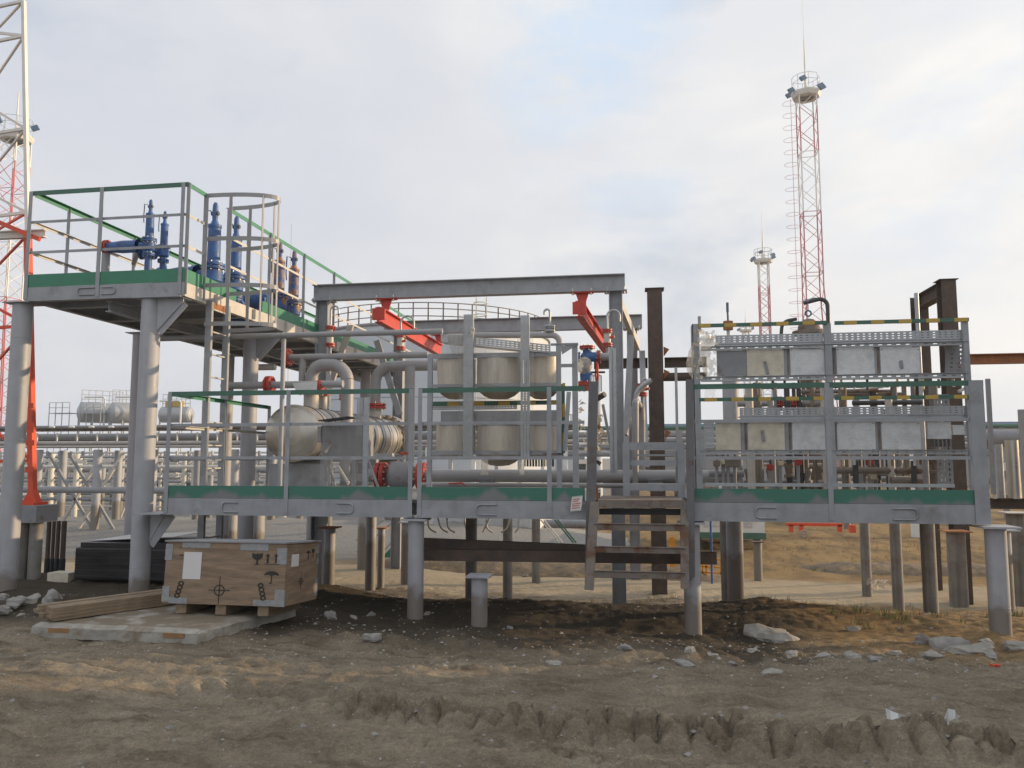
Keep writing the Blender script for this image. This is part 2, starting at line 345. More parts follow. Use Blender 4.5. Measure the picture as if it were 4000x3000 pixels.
def emit1(mb, parent, org):
    me = bpy.data.meshes.new(mb.name); me.from_pydata([(v[0]-org[0], v[1]-org[1], v[2]-org[2]) for v in mb.v], [], mb.f)
    me.polygons.foreach_set('use_smooth', mb.sm); me.materials.append(MAT[mb.mat] if isinstance(mb.mat, str) else mb.mat); me.update()
    o = bpy.data.objects.new(mb.name, me); S.collection.objects.link(o)
    if parent: o.parent = parent
    if mb.bevel:
        b = o.modifiers.new('bevel', 'BEVEL'); b.width = mb.bevel; b.segments = 2; b.limit_method = 'ANGLE'
    return o
def finalize():
    for t in ALL:
        vs = list(t.v)
        def gather(m):
            for k in m.kids: vs.extend(k.v); gather(k)
        gather(t)
        if not vs: print('EMPTY THING', t.name); continue
        a = np.array(vs); mn, mx = a.min(0), a.max(0); org = ((mn[0]+mx[0])/2, (mn[1]+mx[1])/2, mn[2])
        if t.v: root = emit(t, None, org)
        else: root = bpy.data.objects.new(t.name, None); S.collection.objects.link(root); root.empty_display_size = .2
        root.location = org
        root['kind'] = 'thing'
        for k, v in t.tags.items():
            if v: root[k] = v
        def kids(m, par):
            for k in m.kids:
                if not k.v: print('EMPTY PART', t.name, k.name); continue
                o = emit(k, par, org)
                if k.label: o['label'] = k.label
                for a_, b_ in k.tags.items(): o[a_] = b_
                kids(k, o)
        kids(t, root)
def structure(name, m, vs, fs, smooth=True, kind='structure', sm=None):
    me = bpy.data.meshes.new(name); me.from_pydata(vs, [], fs); me.polygons.foreach_set('use_smooth', [smooth]*len(fs)); me.materials.append(m); me.update()
    o = bpy.data.objects.new(name, me); S.collection.objects.link(o); o['kind'] = kind; return o
X_, Y_, Z_ = V((1, 0, 0)), V((0, 1, 0)), V((0, 0, 1))
# ---------------------------------------------------------------- ground
def sm(a, b, x): 
    t = np.clip((x-a)/(b-a), 0, 1); return t*t*(3-2*t)
def gz(x, y):
    x = np.asarray(x, float); y = np.asarray(y, float)
    z = .06*sm(-1.2, -3, y) - .06*sm(-1.4, 0, y)
    left = sm(-2.5, -4.5, x)
    z = z + left*.06
    drop = sm(.7+left*.8, 4.8, y); z = z - (.70-.0*left)*drop
    z = z - .10*np.exp(-((x-.0)**2/6+(y-.2)**2/.5)) 
    z = z + .12*np.exp(-((x+5.9)**2/.5+(y+.35)**2/.12)) + .10*np.exp(-((x-4.6)**2/.6+(y+.25)**2/.2))
    z = z + .10*np.exp(-((x-3.1)**2/1.2+(y-4.6)**2/.5)) + .12*np.exp(-((x-.4)**2/.3+(y-4.9)**2/.3))+ .14*np.exp(-((x-1.4)**2/.5+(y-1.9)**2/.2))
    z = z - .25*sm(30, 60, y)
    return z
def gzs(x, y): return float(gz(x, y))
_perm = rng.random((256, 256))
def vnoise(x, y):
    xi = np.floor(x).astype(int); yi = np.floor(y).astype(int); fx = x-xi; fy = y-yi; fx = fx*fx*(3-2*fx); fy = fy*fy*(3-2*fy)
    g = lambda a, b: _perm[a & 255, b & 255]
    return (g(xi, yi)*(1-fx)+g(xi+1, yi)*fx)*(1-fy)+(g(xi, yi+1)*(1-fx)+g(xi+1, yi+1)*fx)*fy - .5
def fbm(x, y, o=4):
    r = 0; a = 1
    for i in range(o): r = r+a*vnoise(x*2**i+17.3*i, y*2**i+5.1*i); a *= .5
    return r
_jx = rng.random((256, 256)); _jy = rng.random((256, 256)); _jh = rng.random((256, 256))
def lumps(x, y):
    """rounded clods: height of the highest bump around each point"""
    xi = np.floor(x).astype(int); yi = np.floor(y).astype(int); best = np.zeros_like(x)
    for di in (-1, 0, 1):
        for dj in (-1, 0, 1):
            a, b = (xi+di) & 255, (yi+dj) & 255; cx, cy = xi+di+_jx[a, b], yi+dj+_jy[a, b]; rr = .34+.34*_jh[a, b]
            d = ((x-cx)**2+(y-cy)**2)/rr**2; best = np.maximum(best, np.sqrt(np.clip(1-d, 0, 1))*rr)
    return best
def cells(x, y):
    xi = np.floor(x).astype(int); yi = np.floor(y).astype(int); f1 = np.full_like(x, 9.0); f2 = np.full_like(x, 9.0); hh = np.zeros_like(x)
    for di in (-1, 0, 1):
        for dj in (-1, 0, 1):
            a, b = (xi+di) & 255, (yi+dj) & 255; d = np.hypot(x-(xi+di+_jx[a, b]), y-(yi+dj+_jy[a, b]))
            hh = np.where(d < f1, _jh[a, b], hh); f2 = np.minimum(f2, np.maximum(d, f1)); f1 = np.minimum(f1, d)
    return f1, f2, hh
def axis(fine0, fine1, st, lo, hi, gr=1.12):
    a = list(np.arange(fine0, fine1, st)); s = st; p = fine1
    while p < hi: a.append(p); s *= gr; p += s
    s = st; p = fine0-st; b = []
    while p > lo: b.append(p); s *= gr; p -= s
    return np.array(sorted(b)+a)
gx = axis(-6.2, 5.2, .024, -4000, 4000, 1.10)
gy = np.concatenate([axis(-4.3, -.6, .019, -60, -.6, 1.15), axis(-.58, 6.5, .045, -.6, 6000, 1.05)])
GX, GY = np.meshgrid(gx, gy); Z0 = gz(GX, GY)
near = sm(9, 4, GY)*sm(12, 8, np.abs(GX))
Z1 = fbm(GX*1.3, GY*1.3, 5)*.07*near + fbm(GX*.25, GY*.3, 3)*.10*sm(3, 8, GY)*sm(60, 25, GY)
Z1 += fbm(GX*11, GY*11, 4)*.018*near + lumps(GX*9, GY*9)*.012*near
# ploughed-up ridge of clods left by a vehicle, running across the foreground
rc = -3.22 - .05*np.sin(GX*.9+1) - .015*(GX+1); band = np.exp(-np.abs((GY-rc)/.17)**3)*sm(-2.6, -1.4, GX)
wv = fbm(GX*2, GY*2, 3)*.8
wx = fbm(GX*3, GY*3, 3)*.5; F1, F2, HH = cells(GX*7.4+wx*1.6+(GY*1.1), GY*4.6+wx*1.8); G1, G2, GHH = cells(GX*13+wx*2, GY*12)
clod = sm(0, .30, F2-F1)*(.045+.07*HH)+.05*np.clip(1-F1*F1*1.6, 0, 1) + sm(0, .3, G2-G1)*.016 + fbm(GX*16, GY*16, 4)*.03
Z1 += band*(clod*1.05-.035)
bandb = np.exp(-((GY-rc+.42)/.10)**2)*sm(-1.8, -.8, GX)*sm(.6, -.2, vnoise(GX*.8, GY*0+3)); Z1 += bandb*(sm(0, .3, G2-G1)*.04+.01)
for y0_, a_ in ((-2.55, .03), (-2.20, .022), (-3.75, .025), (-1.95, .018)):
    Z1 += a_*(np.exp(-((GY-y0_-.06*np.sin(GX*.6+y0_*9)-.05*GX)/.05)**2)-.8*np.exp(-((GY-y0_-.10-.06*np.sin(GX*.6+y0_*9)-.05*GX)/.08)**2))*(.6+1.2*(vnoise(GX*2.5, GY*9+y0_)+.3))
Z1 += fbm(GX*2.2, GY*9, 4)*.022*near*sm(-1.3, -1.8, GY)
M1, M2, MH = cells(GX*22, GY*24); Z1 += sm(0, .35, M2-M1)*.008*near*sm(.38, .6, vnoise(GX*1.7+9, GY*2.2)+.5)
band2 = np.exp(-((GY-rc-.30)/.12)**2)*sm(-2.9, -1.8, GX); Z1 -= band2*.035
tread = np.exp(-((GY+2.95+.05*GX)/.13)**2)*sm(-3.2, -2.6, GX)*sm(-.6, -1.5, GX); Z1 += tread*(.03*np.sin((GX*.9+GY*.7)*34))
tr2 = np.exp(-((GY+2.35)/.35)**2); Z1 -= tr2*.02
Z1 += (lumps(GX*4+wv*2, GY*5+wv*2)*.035+lumps(GX*15, GY*15)*.014)*sm(.45, .75, vnoise(GX*1.1+4, GY*1.6)+.5)*near
Z1 -= .05*np.exp(-((GX+4.3)/1.2)**4-((GY+1.85)/.22)**2)
rough = np.exp(-((GY+1.15+.15*np.sin(GX))/.45)**2)*sm(-3.2, -2.4, GX); Z1 += rough*(lumps(GX*6, GY*6)*.045 + fbm(GX*5, GY*5, 4)*.05)
for px_, t_ in ((1623, .04), (1873, -.22), (2705, .04), (3900, .04), (583, .38), (78, .38)):
    x_ = Q(px_, 2300, t_).x; r2 = (GX-x_)**2+(GY-t_)**2; Z1 += (.055+.05*vnoise(GX*9, GY*9))*np.exp(-r2/.035)+.02*np.exp(-r2/.15)
Zg = Z0+Z1
_nx, _ny = len(gx), len(gy)
gv = np.stack([GX, GY, Zg], -1).reshape(-1, 3)
ii = np.arange(_ny-1)[:, None]*_nx+np.arange(_nx-1)[None, :]
gf = np.stack([ii, ii+1, ii+1+_nx, ii+_nx], -1).reshape(-1, 4)
def gh(x, y):
    """height of the finished ground sheet"""
    i = np.clip(np.searchsorted(gx, x)-1, 0, _nx-2); j = np.clip(np.searchsorted(gy, y)-1, 0, _ny-2)
    a = (x-gx[i])/(gx[i+1]-gx[i]); b = (y-gy[j])/(gy[j+1]-gy[j])
    return float((Zg[j, i]*(1-a)+Zg[j, i+1]*a)*(1-b)+(Zg[j+1, i]*(1-a)+Zg[j+1, i+1]*a)*b)
def ground_mat():
    m = bpy.data.materials.new('dirt'); m.use_nodes = True; t = m.node_tree; p = t.nodes['Principled BSDF']; l = t.links.new
    g = N(t, 'ShaderNodeNewGeometry'); sp = N(t, 'ShaderNodeSeparateXYZ'); l(g.outputs['Position'], sp.inputs[0])
    def no(s, d=8, r=.6, st=(1, 1, 1)):
        mp = N(t, 'ShaderNodeMapping'); mp.inputs['Scale'].default_value = st; l(g.outputs['Position'], mp.inputs[0])
        n = N(t, 'ShaderNodeTexNoise'); n.inputs['Scale'].default_value = s; n.inputs['Detail'].default_value = d; n.inputs['Roughness'].default_value = r; l(mp.outputs[0], n.inputs['Vector']); return n.outputs[0]
    def mr(src, a, b):
        n = N(t, 'ShaderNodeMapRange', interpolation_type='SMOOTHSTEP'); l(src, n.inputs[0]); n.inputs[1].default_value = a; n.inputs[2].default_value = b; return n.outputs[0]
    def mul(a, b):
        n = N(t, 'ShaderNodeMath', operation='MULTIPLY'); l(a, n.inputs[0])
        if isinstance(b, float): n.inputs[1].default_value = b
        else: l(b, n.inputs[1])
        return n.outputs[0]
    def ad(a, b, k=1.0):
        n = N(t, 'ShaderNodeMath', operation='MULTIPLY_ADD'); l(b, n.inputs[0]); n.inputs[1].default_value = k; l(a, n.inputs[2]); return n.outputs[0]
    big = no(.9); mid = no(5, 9, .65, (.55, 1.5, 1)); fine = no(38, 6, .7); w1 = no(.5, 5)
    c = ramp(t, big, [(.3, (.166, .139, .104)), (.55, (.216, .182, .136)), (.75, (.266, .228, .173))])
    c = mixc(t, 1.0, c, ramp(t, mid, [(.28, (.55, .53, .50)), (.5, (1.0, 1.0, 1.0)), (.72, (1.3, 1.3, 1.28))]), 'MULTIPLY')
    c = mixc(t, 1.0, c, ramp(t, fine, [(.3, (.72, .72, .72)), (.66, (1.2, 1.2, 1.2))]), 'MULTIPLY')
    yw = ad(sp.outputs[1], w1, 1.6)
    vo = N(t, 'ShaderNodeTexVoronoi'); vo.inputs['Scale'].default_value = 42; l(g.outputs['Position'], vo.inputs['Vector'])
    pf = mul(ramp(t, vo.outputs['Distance'], [(.10, (1, 1, 1)), (.2, (0, 0, 0))]), ramp(t, no(6, 4, .6), [(.5, (0, 0, 0)), (.62, (1, 1, 1))])); c = mixc(t, mul(pf, .7), c, (.42, .39, .34))
    c = mixc(t, 1.0, c, ramp(t, no(150, 3, .7), [(.35, (.8, .8, .8)), (.65, (1.18, 1.18, 1.18))]), 'MULTIPLY')
    # shade beneath the decks painted into the earth; sunlight at right painted golden
    deck_shade = mul(mul(mr(yw, -.85, -.1), mr(yw, 5.6, 4.2)), mr(ad(sp.outputs[0], w1, 1.4), 2.7, 1.7)); sun_gold = mul(mr(yw, -.5, .5), mr(ad(sp.outputs[0], w1, 1.4), 1.7, 2.7)); c = mixc(t, mul(sun_gold, .85), c, ramp(t, mid, [(.32, (.13, .09, .05)), (.6, (.33, .22, .105)), (.72, (.43, .31, .16))])); c = mixc(t, mul(deck_shade, .85), c, (.045, .036, .026))
    # pale sandy track behind the skids
    road = mul(mr(yw, 6.0, 6.6), mr(yw, 9.2, 8.6)); c = mixc(t, mul(road, .85), c, mixc(t, mid, (.32, .265, .185), (.45, .38, .275)))
    # dry grass land further back
    gr = mul(mr(yw, 9.0, 9.8), mr(sp.outputs[0], -3.5, -1.0)); gc = ramp(t, no(1.1, 9, .7, (1, .35, 1)), [(.34, (.10, .075, .045)), (.48, (.21, .145, .075)), (.60, (.29, .20, .095)), (.72, (.13, .11, .05))])
    c = mixc(t, gr, c, gc)
    gvl = mul(mr(yw, 9.4, 10.2), mr(sp.outputs[0], -.5, -3.2)); gg = ramp(t, no(26, 4, .7), [(.3, (.13, .128, .12)), (.7, (.30, .29, .275))]); c = mixc(t, gvl, c, gg)
    l(c, p.inputs['Base Color']); p.inputs['Roughness'].default_value = .95; p.inputs['Specular IOR Level'].default_value = .15
    hb = ad(mul(fine, .35), mid, 1.0); b = N(t, 'ShaderNodeBump'); b.inputs['Strength'].default_value = .85; b.inputs['Distance'].default_value = .03; l(hb, b.inputs['Height']); l(b.outputs[0], p.inputs['Normal'])
    return m
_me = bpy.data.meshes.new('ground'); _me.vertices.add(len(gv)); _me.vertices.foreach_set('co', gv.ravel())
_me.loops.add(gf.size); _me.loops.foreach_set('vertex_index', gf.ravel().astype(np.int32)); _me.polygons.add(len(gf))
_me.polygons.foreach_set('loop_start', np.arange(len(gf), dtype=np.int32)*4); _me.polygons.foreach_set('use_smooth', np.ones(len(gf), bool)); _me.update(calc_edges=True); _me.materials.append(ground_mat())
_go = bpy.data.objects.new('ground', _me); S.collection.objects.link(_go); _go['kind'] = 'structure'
# ================================================================ upright helpers
def base_z(x, y): return gh(x, y)-.06
def pile(px, t, r, ztop, label, m='pile_paint', cap=.03, capm=None, group='round steel piles', py=2300, zb=None, capsize=None):
    x = Q(px, py, t).x; T = Thing('steel_pile', label, 'pile', group=group)
    b = T.part('shaft', m); b.tube((x, t, base_z(x, t) if zb is None else zb), (x, t, ztop-cap), r, 20)
    b.torus((x, t, base_z(x, t)+.28), Z_, r, .003, 20, 4)
    s = capsize or r*1.55; c = T.part('cap_plate', capm or m); c.bx(x-s, x+s, t-s, t+s, ztop-cap+.001, ztop-cap+.018)
    return T
# ================================================================ lower front platforms
ZD, ZB, ZT, ZR = 1.13, .955, 1.262, 2.262          # deck, beam bottom, toe top, rail top
def xq(px, py=1800, t=0.0): return Q(px, py, t).x
def hook(P, px0, px1, t, zc, h, d, m='grey_paint'):
    """bent-rod lifting eye welded to the face of the beam; d=+1 closes at the left"""
    a, b = xq(px0, 2000, t), xq(px1, 2000, t); y = t-.012; k = P.sub('lifting_hook', m)
    if d > 0: pts = [(b, y, zc+h/2), (a, y, zc+h/2), (a, y, zc-h/2), (b, y, zc-h/2)]
    else: pts = [(a, y, zc+h/2), (b, y, zc+h/2), (b, y, zc-h/2), (a, y, zc-h/2)]
    k.pipe(pts, .008, .04, 8, 6)
def platform(label, pa, pb, depth, posts, hooks, wide_end=False, ends=True, rail_gap=None):
    x0, x1 = xq(pa), xq(pb); T = Thing('walkway_platform', label, 'platform', group='railed walkway platforms on piles')
    e = T.part('edge_beam', 'grey_paint'); e.chan((x0, 0, (ZB+ZD)/2), (x1, 0, (ZB+ZD)/2), ZD-ZB, .07, .009)
    fr = T.part('floor_frame', 'grey_paint'); fr.chan((x0, depth, (ZB+ZD)/2), (x1, depth, (ZB+ZD)/2), ZD-ZB, .07, .009, side=(0, -1, 0))
    n = max(2, int((x1-x0)/.9)); 
    for i in range(n+1):
        x = x0+.04+(x1-x0-.08)*i/n; fr.ibeam((x, .08, 1.04), (x, depth-.08, 1.04), .14, .07)
    fl = T.part('floor_plate', 'grating'); fl.bx(x0+.002, x1-.002, .008, depth-.01, ZD+.001, ZD+.007)
    tb = T.part('kick_plate', 'worn_green'); tb.bx(x0+.012, x1-.012, -.001, .005, ZD+.003, ZT)
    tr = T.part('handrail', 'green_dull'); tr.angle((x0, -.004, ZR), (x1, -.004, ZR), .05, .005)
    for z in (1.905, 1.555):
        k = T.part('mid_rail', 'grey_paint'); k.angle((x0+.01, .006, z+.014), (x1-.01, .006, z+.014), .032, .004)
    for p in posts:
        px, wd = p if isinstance(p, tuple) else (p, .045)
        x = xq(px); k = T.part('rail_post', 'grey_paint')
        k.angle((x-wd/2, -.012, ZB+.02), (x-wd/2, -.012, ZR-.006), wd, .005, d1=(1, 0, 0), d2=(0, 1, 0)) if wd < .06 else (k.bx(x-wd/2, x+wd/2, -.016, -.01, ZB-.0, ZR-.006), k.bx(x+wd/2-.006, x+wd/2, -.01, .06, ZB, ZR-.006))
    for (a, b, d) in hooks: hook(T, a, b, 0, 1.04, .1, d)
    return T, x0, x1
T1, lx0, lx1 = platform('long grey platform with green rail at left, resting on a bracket of a white column', 648, 1612, 4.9, [656, 1122, 1604], [(868, 930, 1), (1318, 1380, -1)])
# side railing of the left platform, seen beyond the corner
for z, m, a in ((ZR, 'green_paint', .045), (1.905, 'pale_steel', .032), (1.555, 'grey_paint', .032)):
    k = T1.part('side_rail', m); k.angle((lx0, .04, z), (lx0, 2.3, z), a, .005, d1=(1, 0, 0))
for y in (1.15, 2.3):
    k = T1.part('rail_post', 'grey_paint'); k.angle((lx0, y, ZB), (lx0, y, ZR-.006), .045, .005, d1=(1, 0, 0), d2=(0, 1, 0))
T2, mx0, mx1 = platform('short grey platform with green rail between the double post and the rusty stair', 1632, 2288, 3.1, [1640, 2146], [(1862, 1940, 1)])
T3, rx0, rx1 = platform('grey platform with worn green kick plate at right of the rusty stair', 2692, 3858, 3.1, [(2696, .05), 3240, (3826, .125)], [(2950, 3032, 1), (3488, 3582, -1)])
k = T3.part('tray_strip', 'galvanised'); k.bx(rx0+.15, rx1-.25, .10, .16, ZT+.02, ZT+.05)
# piles under the front edge
pile(1623, .04, .08, ZB, 'white pile under the joint of the left and middle platforms')
pile(1873, -.22, .078, .02+.43, 'short free standing white pile with bare cap plate in front of the middle platform', py=2300, capsize=.115)
pile(2705, .04, .08, ZB, 'white pile beside the right foot of the rusty stair, lit on its right edge')
pile(3900, .04, .088, ZB, 'white pile at the right end of the right platform beside the dark hole', capsize=.16)
# ================================================================ piles and posts behind
def bpile(px, by, wd, ztop, label, m='pile_bare', capm=None, zb=None, yt=None, group='weathered steel piles behind the platforms', cs=None, d=.159):
    Yc = d*F/wd; u = (px-2000)/F; t = Yc*(math.cos(TH)+u*math.sin(TH))+CY
    zf = EYE-(by-1790)/F*Yc; ztop = ztop if yt is None else EYE-(yt-1790)/F*Yc; pile(px, t, d/2, ztop, label, m, py=by, zb=zf-.25, capm=capm, group=group, capsize=cs)
    return t
bpile(1285, 2240, 43, .80, yt=2050, label='short pile with orange rusty cap plate right behind the wooden crate', m='pile_paint', capm='rust_orange', cs=.13)
bpile(1447, 2232, 40, ZB, 'pale pile lit on its right side, next to a thin capped pile', 'pile_paint', d=.168)
bpile(1488, 2226, 27, .62, yt=2053, label='thin pile with orange rusty cap just right of a thicker pale pile', m='pile_paint', capm='rust_orange', d=.12, cs=.10)
bpile(1583, 2248, 34, .9, yt=2032, label='grey pile half hidden behind the joint pile', m='pile_paint')
bpile(1840, 2308, 44, ZB, 'dark shaded pile right behind the free standing white pile')
bpile(1983, 2275, 37, ZB, 'dark pile crossing the rusty beams between the platforms')
bpile(2094, 2262, 33, ZB, 'pile with bright right edge left of the rusty stair', 'pile_bare')
bpile(2840, 2300, 43, ZB, 'grey pile standing at the sandy track right of the rusty beam end')
bpile(2962, 2242, 32, .42, yt=2106, label='stubby pile with dark flared cap under the low white module', m='pile_paint', capm='rust', cs=.11)
bpile(3387, 2305, 36, ZB, 'slim lit pile left of centre under the right platform')
bpile(3508, 2315, 41, ZB, 'dark banded pile, middle one of the row under the right platform')
bpile(3638, 2392, 53, ZB, 'dark pile nearest to the camera under the right platform')
bpile(3745, 2320, 66, .72, yt=2065, label='thick grey pile with rusty cap under the right platform end', m='pile_bare', capm='rust_orange', d=.273, cs=.19)
bpile(3672, 2310, 20, ZB, 'thin bright pipe post between a dark pile and a thick capped pile', 'pale_steel', d=.1)
bpile(3925, 2300, 62, .9, yt=2060, label='grey pile behind the rightmost white pile', m='pile_paint', d=.22)
bpile(3985, 2315, 66, .97, yt=1995, label='thick pile with pale cap at the right edge of the view', m='pile_bare', capm='pale_steel', d=.273, cs=.2)
bpile(3315, 2195, 26, 1.0, 'distant grey post beyond the sandy track with collar', 'pile_paint', d=.219)
bpile(3590, 2245, 42, 1.0, 'pale post beyond the sandy track behind the dark piles', 'white_paint', d=.325)
bpile(1240, 2110, 44, .9, 'grey column stub behind the crate lid', 'pile_paint', d=.2)
bpile(900, 2140, 46, .9, 'grey support column under the vessel end, above the crate', 'pile_paint', d=.219)
bpile(1000, 2140, 60, .9, 'thick grey support column under the left platform', 'pile_paint', d=.273)
# ================================================================ rusty beams through the front
for (y0, y1, pa, pb, t, h, lab) in ((2122, 2150, 1640, 2300, .42, .105, 'upper rusty channel beam passing behind the stair'), (2168, 2182, 1640, 2800, .30, .115, 'lower rusty channel beam ending right of the stair')):
    T = Thing('rusty_beam', lab, 'steel beam', 'rust', group='rusty channel beams under the platforms')
    a, b = Q(pa, y0, t), Q(pb, y1, t); T.chan(a, b, h, .07, .009, side=(0, 1, 0))
# ================================================================ steel entry stair
def stair():
    T = Thing('steel_stair', 'rusty steel access stair with tall leaning side channels between the middle and right platforms', 'stair')
    xl, xr = xq(2303), xq(2688)
    for (pxt, pyt, pxb, pyb, tb, w_) in ((2318, 1490, 2303, 2250, -.34, .075),):
        s = T.part('stringer', 'stair_grey'); s.chan(Q(pxt, pyt, -.02), Q(2303, 2240, -.05), .092, .06, .007, side=(0, 1, 0), up=(1, 0, 0))
        s.bx(xq(2325), xq(2325)+.012, .0, .1, 1.6, 2.26)
        s2 = T.part('stringer', 'rust_pale'); s2.chan(Q(2322, 1960, -.06), Q(2300, 2305, -.28), .085, .05, .007, side=(0, 1, 0), up=(1, 0, 0))
    s = T.part('stringer', 'rust_pale'); s.chan(Q(2674, 1990, -.06), Q(2676, 2300, -.28), .075, .05, .007, side=(0, 1, 0), up=(1, 0, 0))
    s = T.part('stringer', 'stair_grey'); s.chan(Q(2694, 1482, -.03), Q(2700, 2255, -.12), .07, .06, .007, side=(0, 1, 0), up=(1, 0, 0))
    l = T.part('landing_beam', 'rust_pale'); a, b = Q(2335, 1968, -.06), Q(2672, 1970, -.06); l.chan(a, b, .075, .12, .007, side=(0, 1, 0))
    l.bx(a.x, b.x, -.055, .9, a.z+.025, a.z+.034)
    l2 = T.part('riser_beam', 'dark_metal'); l2.chan(a+V((0, .25, -.09)), b+V((0, .25, -.09)), .06, .05, .006)
    for (y, t, h) in ((2058, -.12, .062), (2146, -.18, .055), (2242, -.25, .06)):
        a, b = Q(2322, y, t), Q(2676, y, t); k = T.part('tread', 'rust_pale'); k.bx(a.x, b.x, t, t+.006, a.z-h/2, a.z+h/2); k.bx(a.x, b.x, t+.006, t+.20, a.z-h/2, a.z-h/2+.006)
        k.tube((a.x, t-.004, a.z+h/2), (b.x, t-.004, a.z+h/2), .007, 8)
    p = T.part('shim_plate', 'rust_orange'); a = Q(2316, 1895, .05); p.bx(a.x-.02, a.x+.05, .05, .06, a.z-.16, a.z)
    for y in (1650, 1790):
        g = T.part('gusset', 'rust_orange' if y < 1700 else 'rust'); a = Q(2322, y, .02); g.prism([a, a+V((.07, 0, -.04)), a+V((.05, 0, -.075)), a+V((0, 0, -.03))], Y_, .008)
    return T
stair()
T = Thing('warning_sign', 'tilted white notice board with red lettering hanging at the left foot of the stair rail', 'sign')
a = Q(2252, 1967, -.06); b = T.part('board', 'white_paint'); sx, sz = .052, .072; cx, cz = a.x, a.z
def tl(x, z): return V((cx + x + z*.12, -.066, cz + z + x*.12))
b.prism([tl(-sx, -sz), tl(sx, -sz), tl(sx, sz), tl(-sx, sz)], Y_, .003)
wr = T.part('lettering', 'red_ink')
for i, (z, segs) in enumerate(((.043, 7), (.024, 6), (.0, 9), (-.02, 7), (-.042, 8))):
    x = -sx+.012
    for j in range(segs):
        w_ = random.uniform(.005, .012)
        if x+w_ > sx-.01: break
        wr.prism([tl(x, z-.006)-V((0, .001, 0)), tl(x+w_, z-.006)-V((0, .001, 0)), tl(x+w_, z+.006)-V((0, .001, 0)), tl(x, z+.006)-V((0, .001, 0))], V((0, -1, 0)), .001); x += w_+.003
ln = T.part('border', 'ink')
for z in (sz-.006, -sz+.006): ln.prism([tl(-sx, z-.001)-V((0, .001, 0)), tl(sx, z-.001)-V((0, .001, 0)), tl(sx, z+.001)-V((0, .001, 0)), tl(-sx, z+.001)-V((0, .001, 0))], V((0, -1, 0)), .001)
# crossover steps on the deck
T = Thing('crossover_steps', 'small grey three step crossover on the deck behind the stair', 'steps')
t = .75; 
def zq(py, t, px=2550): return Q(px, py, t).z
xl, xr = Q(2432, 1800, t).x, Q(2668, 1800, t).x
for x in (xl, xr-.055): T.part('side_frame', 'grey_paint').bx(x, x+.075, t, t+.06, ZD+.008, zq(1728, t))
for (y, h, dy) in ((1743, .085, .0), (1778, .02, .03), (1808, .055, .02), (1904, .07, .0)):
    k = T.part('step', 'grey_paint'); z = zq(y, t); k.bx(xl+.076, xr-.056, t+dy, t+dy+.006, z-h/2, z+h/2); k.bx(xl+.076, xr-.056, t+dy+.006, t+.26, z+h/2-.006, z+h/2)
for x in (xl, xr-.055): T.part('side_frame', 'grey_paint').bx(x, x+.055, t+.45, t+.5, ZD+.008, zq(1728, t)-.1)
T = Thing('toe_board_piece', 'green kick plate piece standing behind the crossover steps', 'kick plate', 'worn_green'); a = Q(2610, 1925, 2.5); T.bx(a.x-.25, a.x+.12, 2.5, 2.506, ZD+.008, ZD+.14)
# ================================================================ tall relief valve platform
UXR, UXL = -5.0, xq(104, 1100, .27); UD, UB, UR = 3.53, 3.37, 4.69; UY = .27; UY1 = 9.4
T = Thing('upper_platform', 'high valve platform with bright green kick plates on thick white columns, at left', 'platform')
def gpart(n, m): return T.part(n, m)
k = gpart('edge_beam', 'grey_paint'); k.chan((UXL, UY, (UD+UB)/2), (UXR, UY, (UD+UB)/2), UD-UB, .07, .009, side=(0, 1, 0))
k = gpart('edge_beam', 'pale_steel'); k.chan((UXR, UY+.01, (UD+UB)/2), (UXR, UY1, (UD+UB)/2), UD-UB, .07, .009, side=(-1, 0, 0))
for i in range(9): k.bx(UXR-.002, UXR+.05, .9+i*.95, .908+i*.95, UB+.012, UD-.012)
k = gpart('edge_beam', 'grey_paint'); k.chan((UXL, UY+.01, (UD+UB)/2), (UXL, UY1, (UD+UB)/2), UD-UB, .07, .009, side=(1, 0, 0))
k = gpart('floor_frame', 'grey_paint')
for i in range(10): y = .75+i*.92; k.ibeam((UXL+.08, y, 3.42), (UXR-.08, y, 3.42), .10, .07)
k.ibeam(((UXL+UXR)/2, UY+.1, 3.30), ((UXL+UXR)/2, UY1, 3.30), .13, .08)
k = gpart('floor_plate', 'grating'); k.bx(UXL+.01, UXR-.01, .9, UY1, UD+.001, UD+.006)
k = gpart('floor_mesh', 'grating')
n = int((UXR-UXL)/.035)
for i in range(n): k.bx(UXL+.02+i*.035, UXL+.034+i*.035, UY+.01, .9, UD+.001, UD+.006)
for i in range(24): k.bx(UXL+.02, UXR-.02, UY+.02+i*.027, UY+.03+i*.027, UD-.006, UD+.0005)
for (p, q) in (((UXL+.01, UY-.001), (UXR, UY-.001)), ((UXR, UY+.02), (UXR, UY+1.15)), ((UXR, UY+1.85), (UXR, UY1)), ((UXL, UY+.02), (UXL, UY1))):
    k = gpart('kick_plate', 'green_paint'); k.bar((p[0], p[1], (UD+.003+3.685)/2), (q[0], q[1], (UD+.003+3.685)/2), .005, 3.685-UD-.003)
tp = [(800, 'w'), (893, 'w'), (970, 0), (1055, 0), (1190, 0), (1308, 0)]
yy = [QX(px, 1000, UXR).y for px, _ in tp]
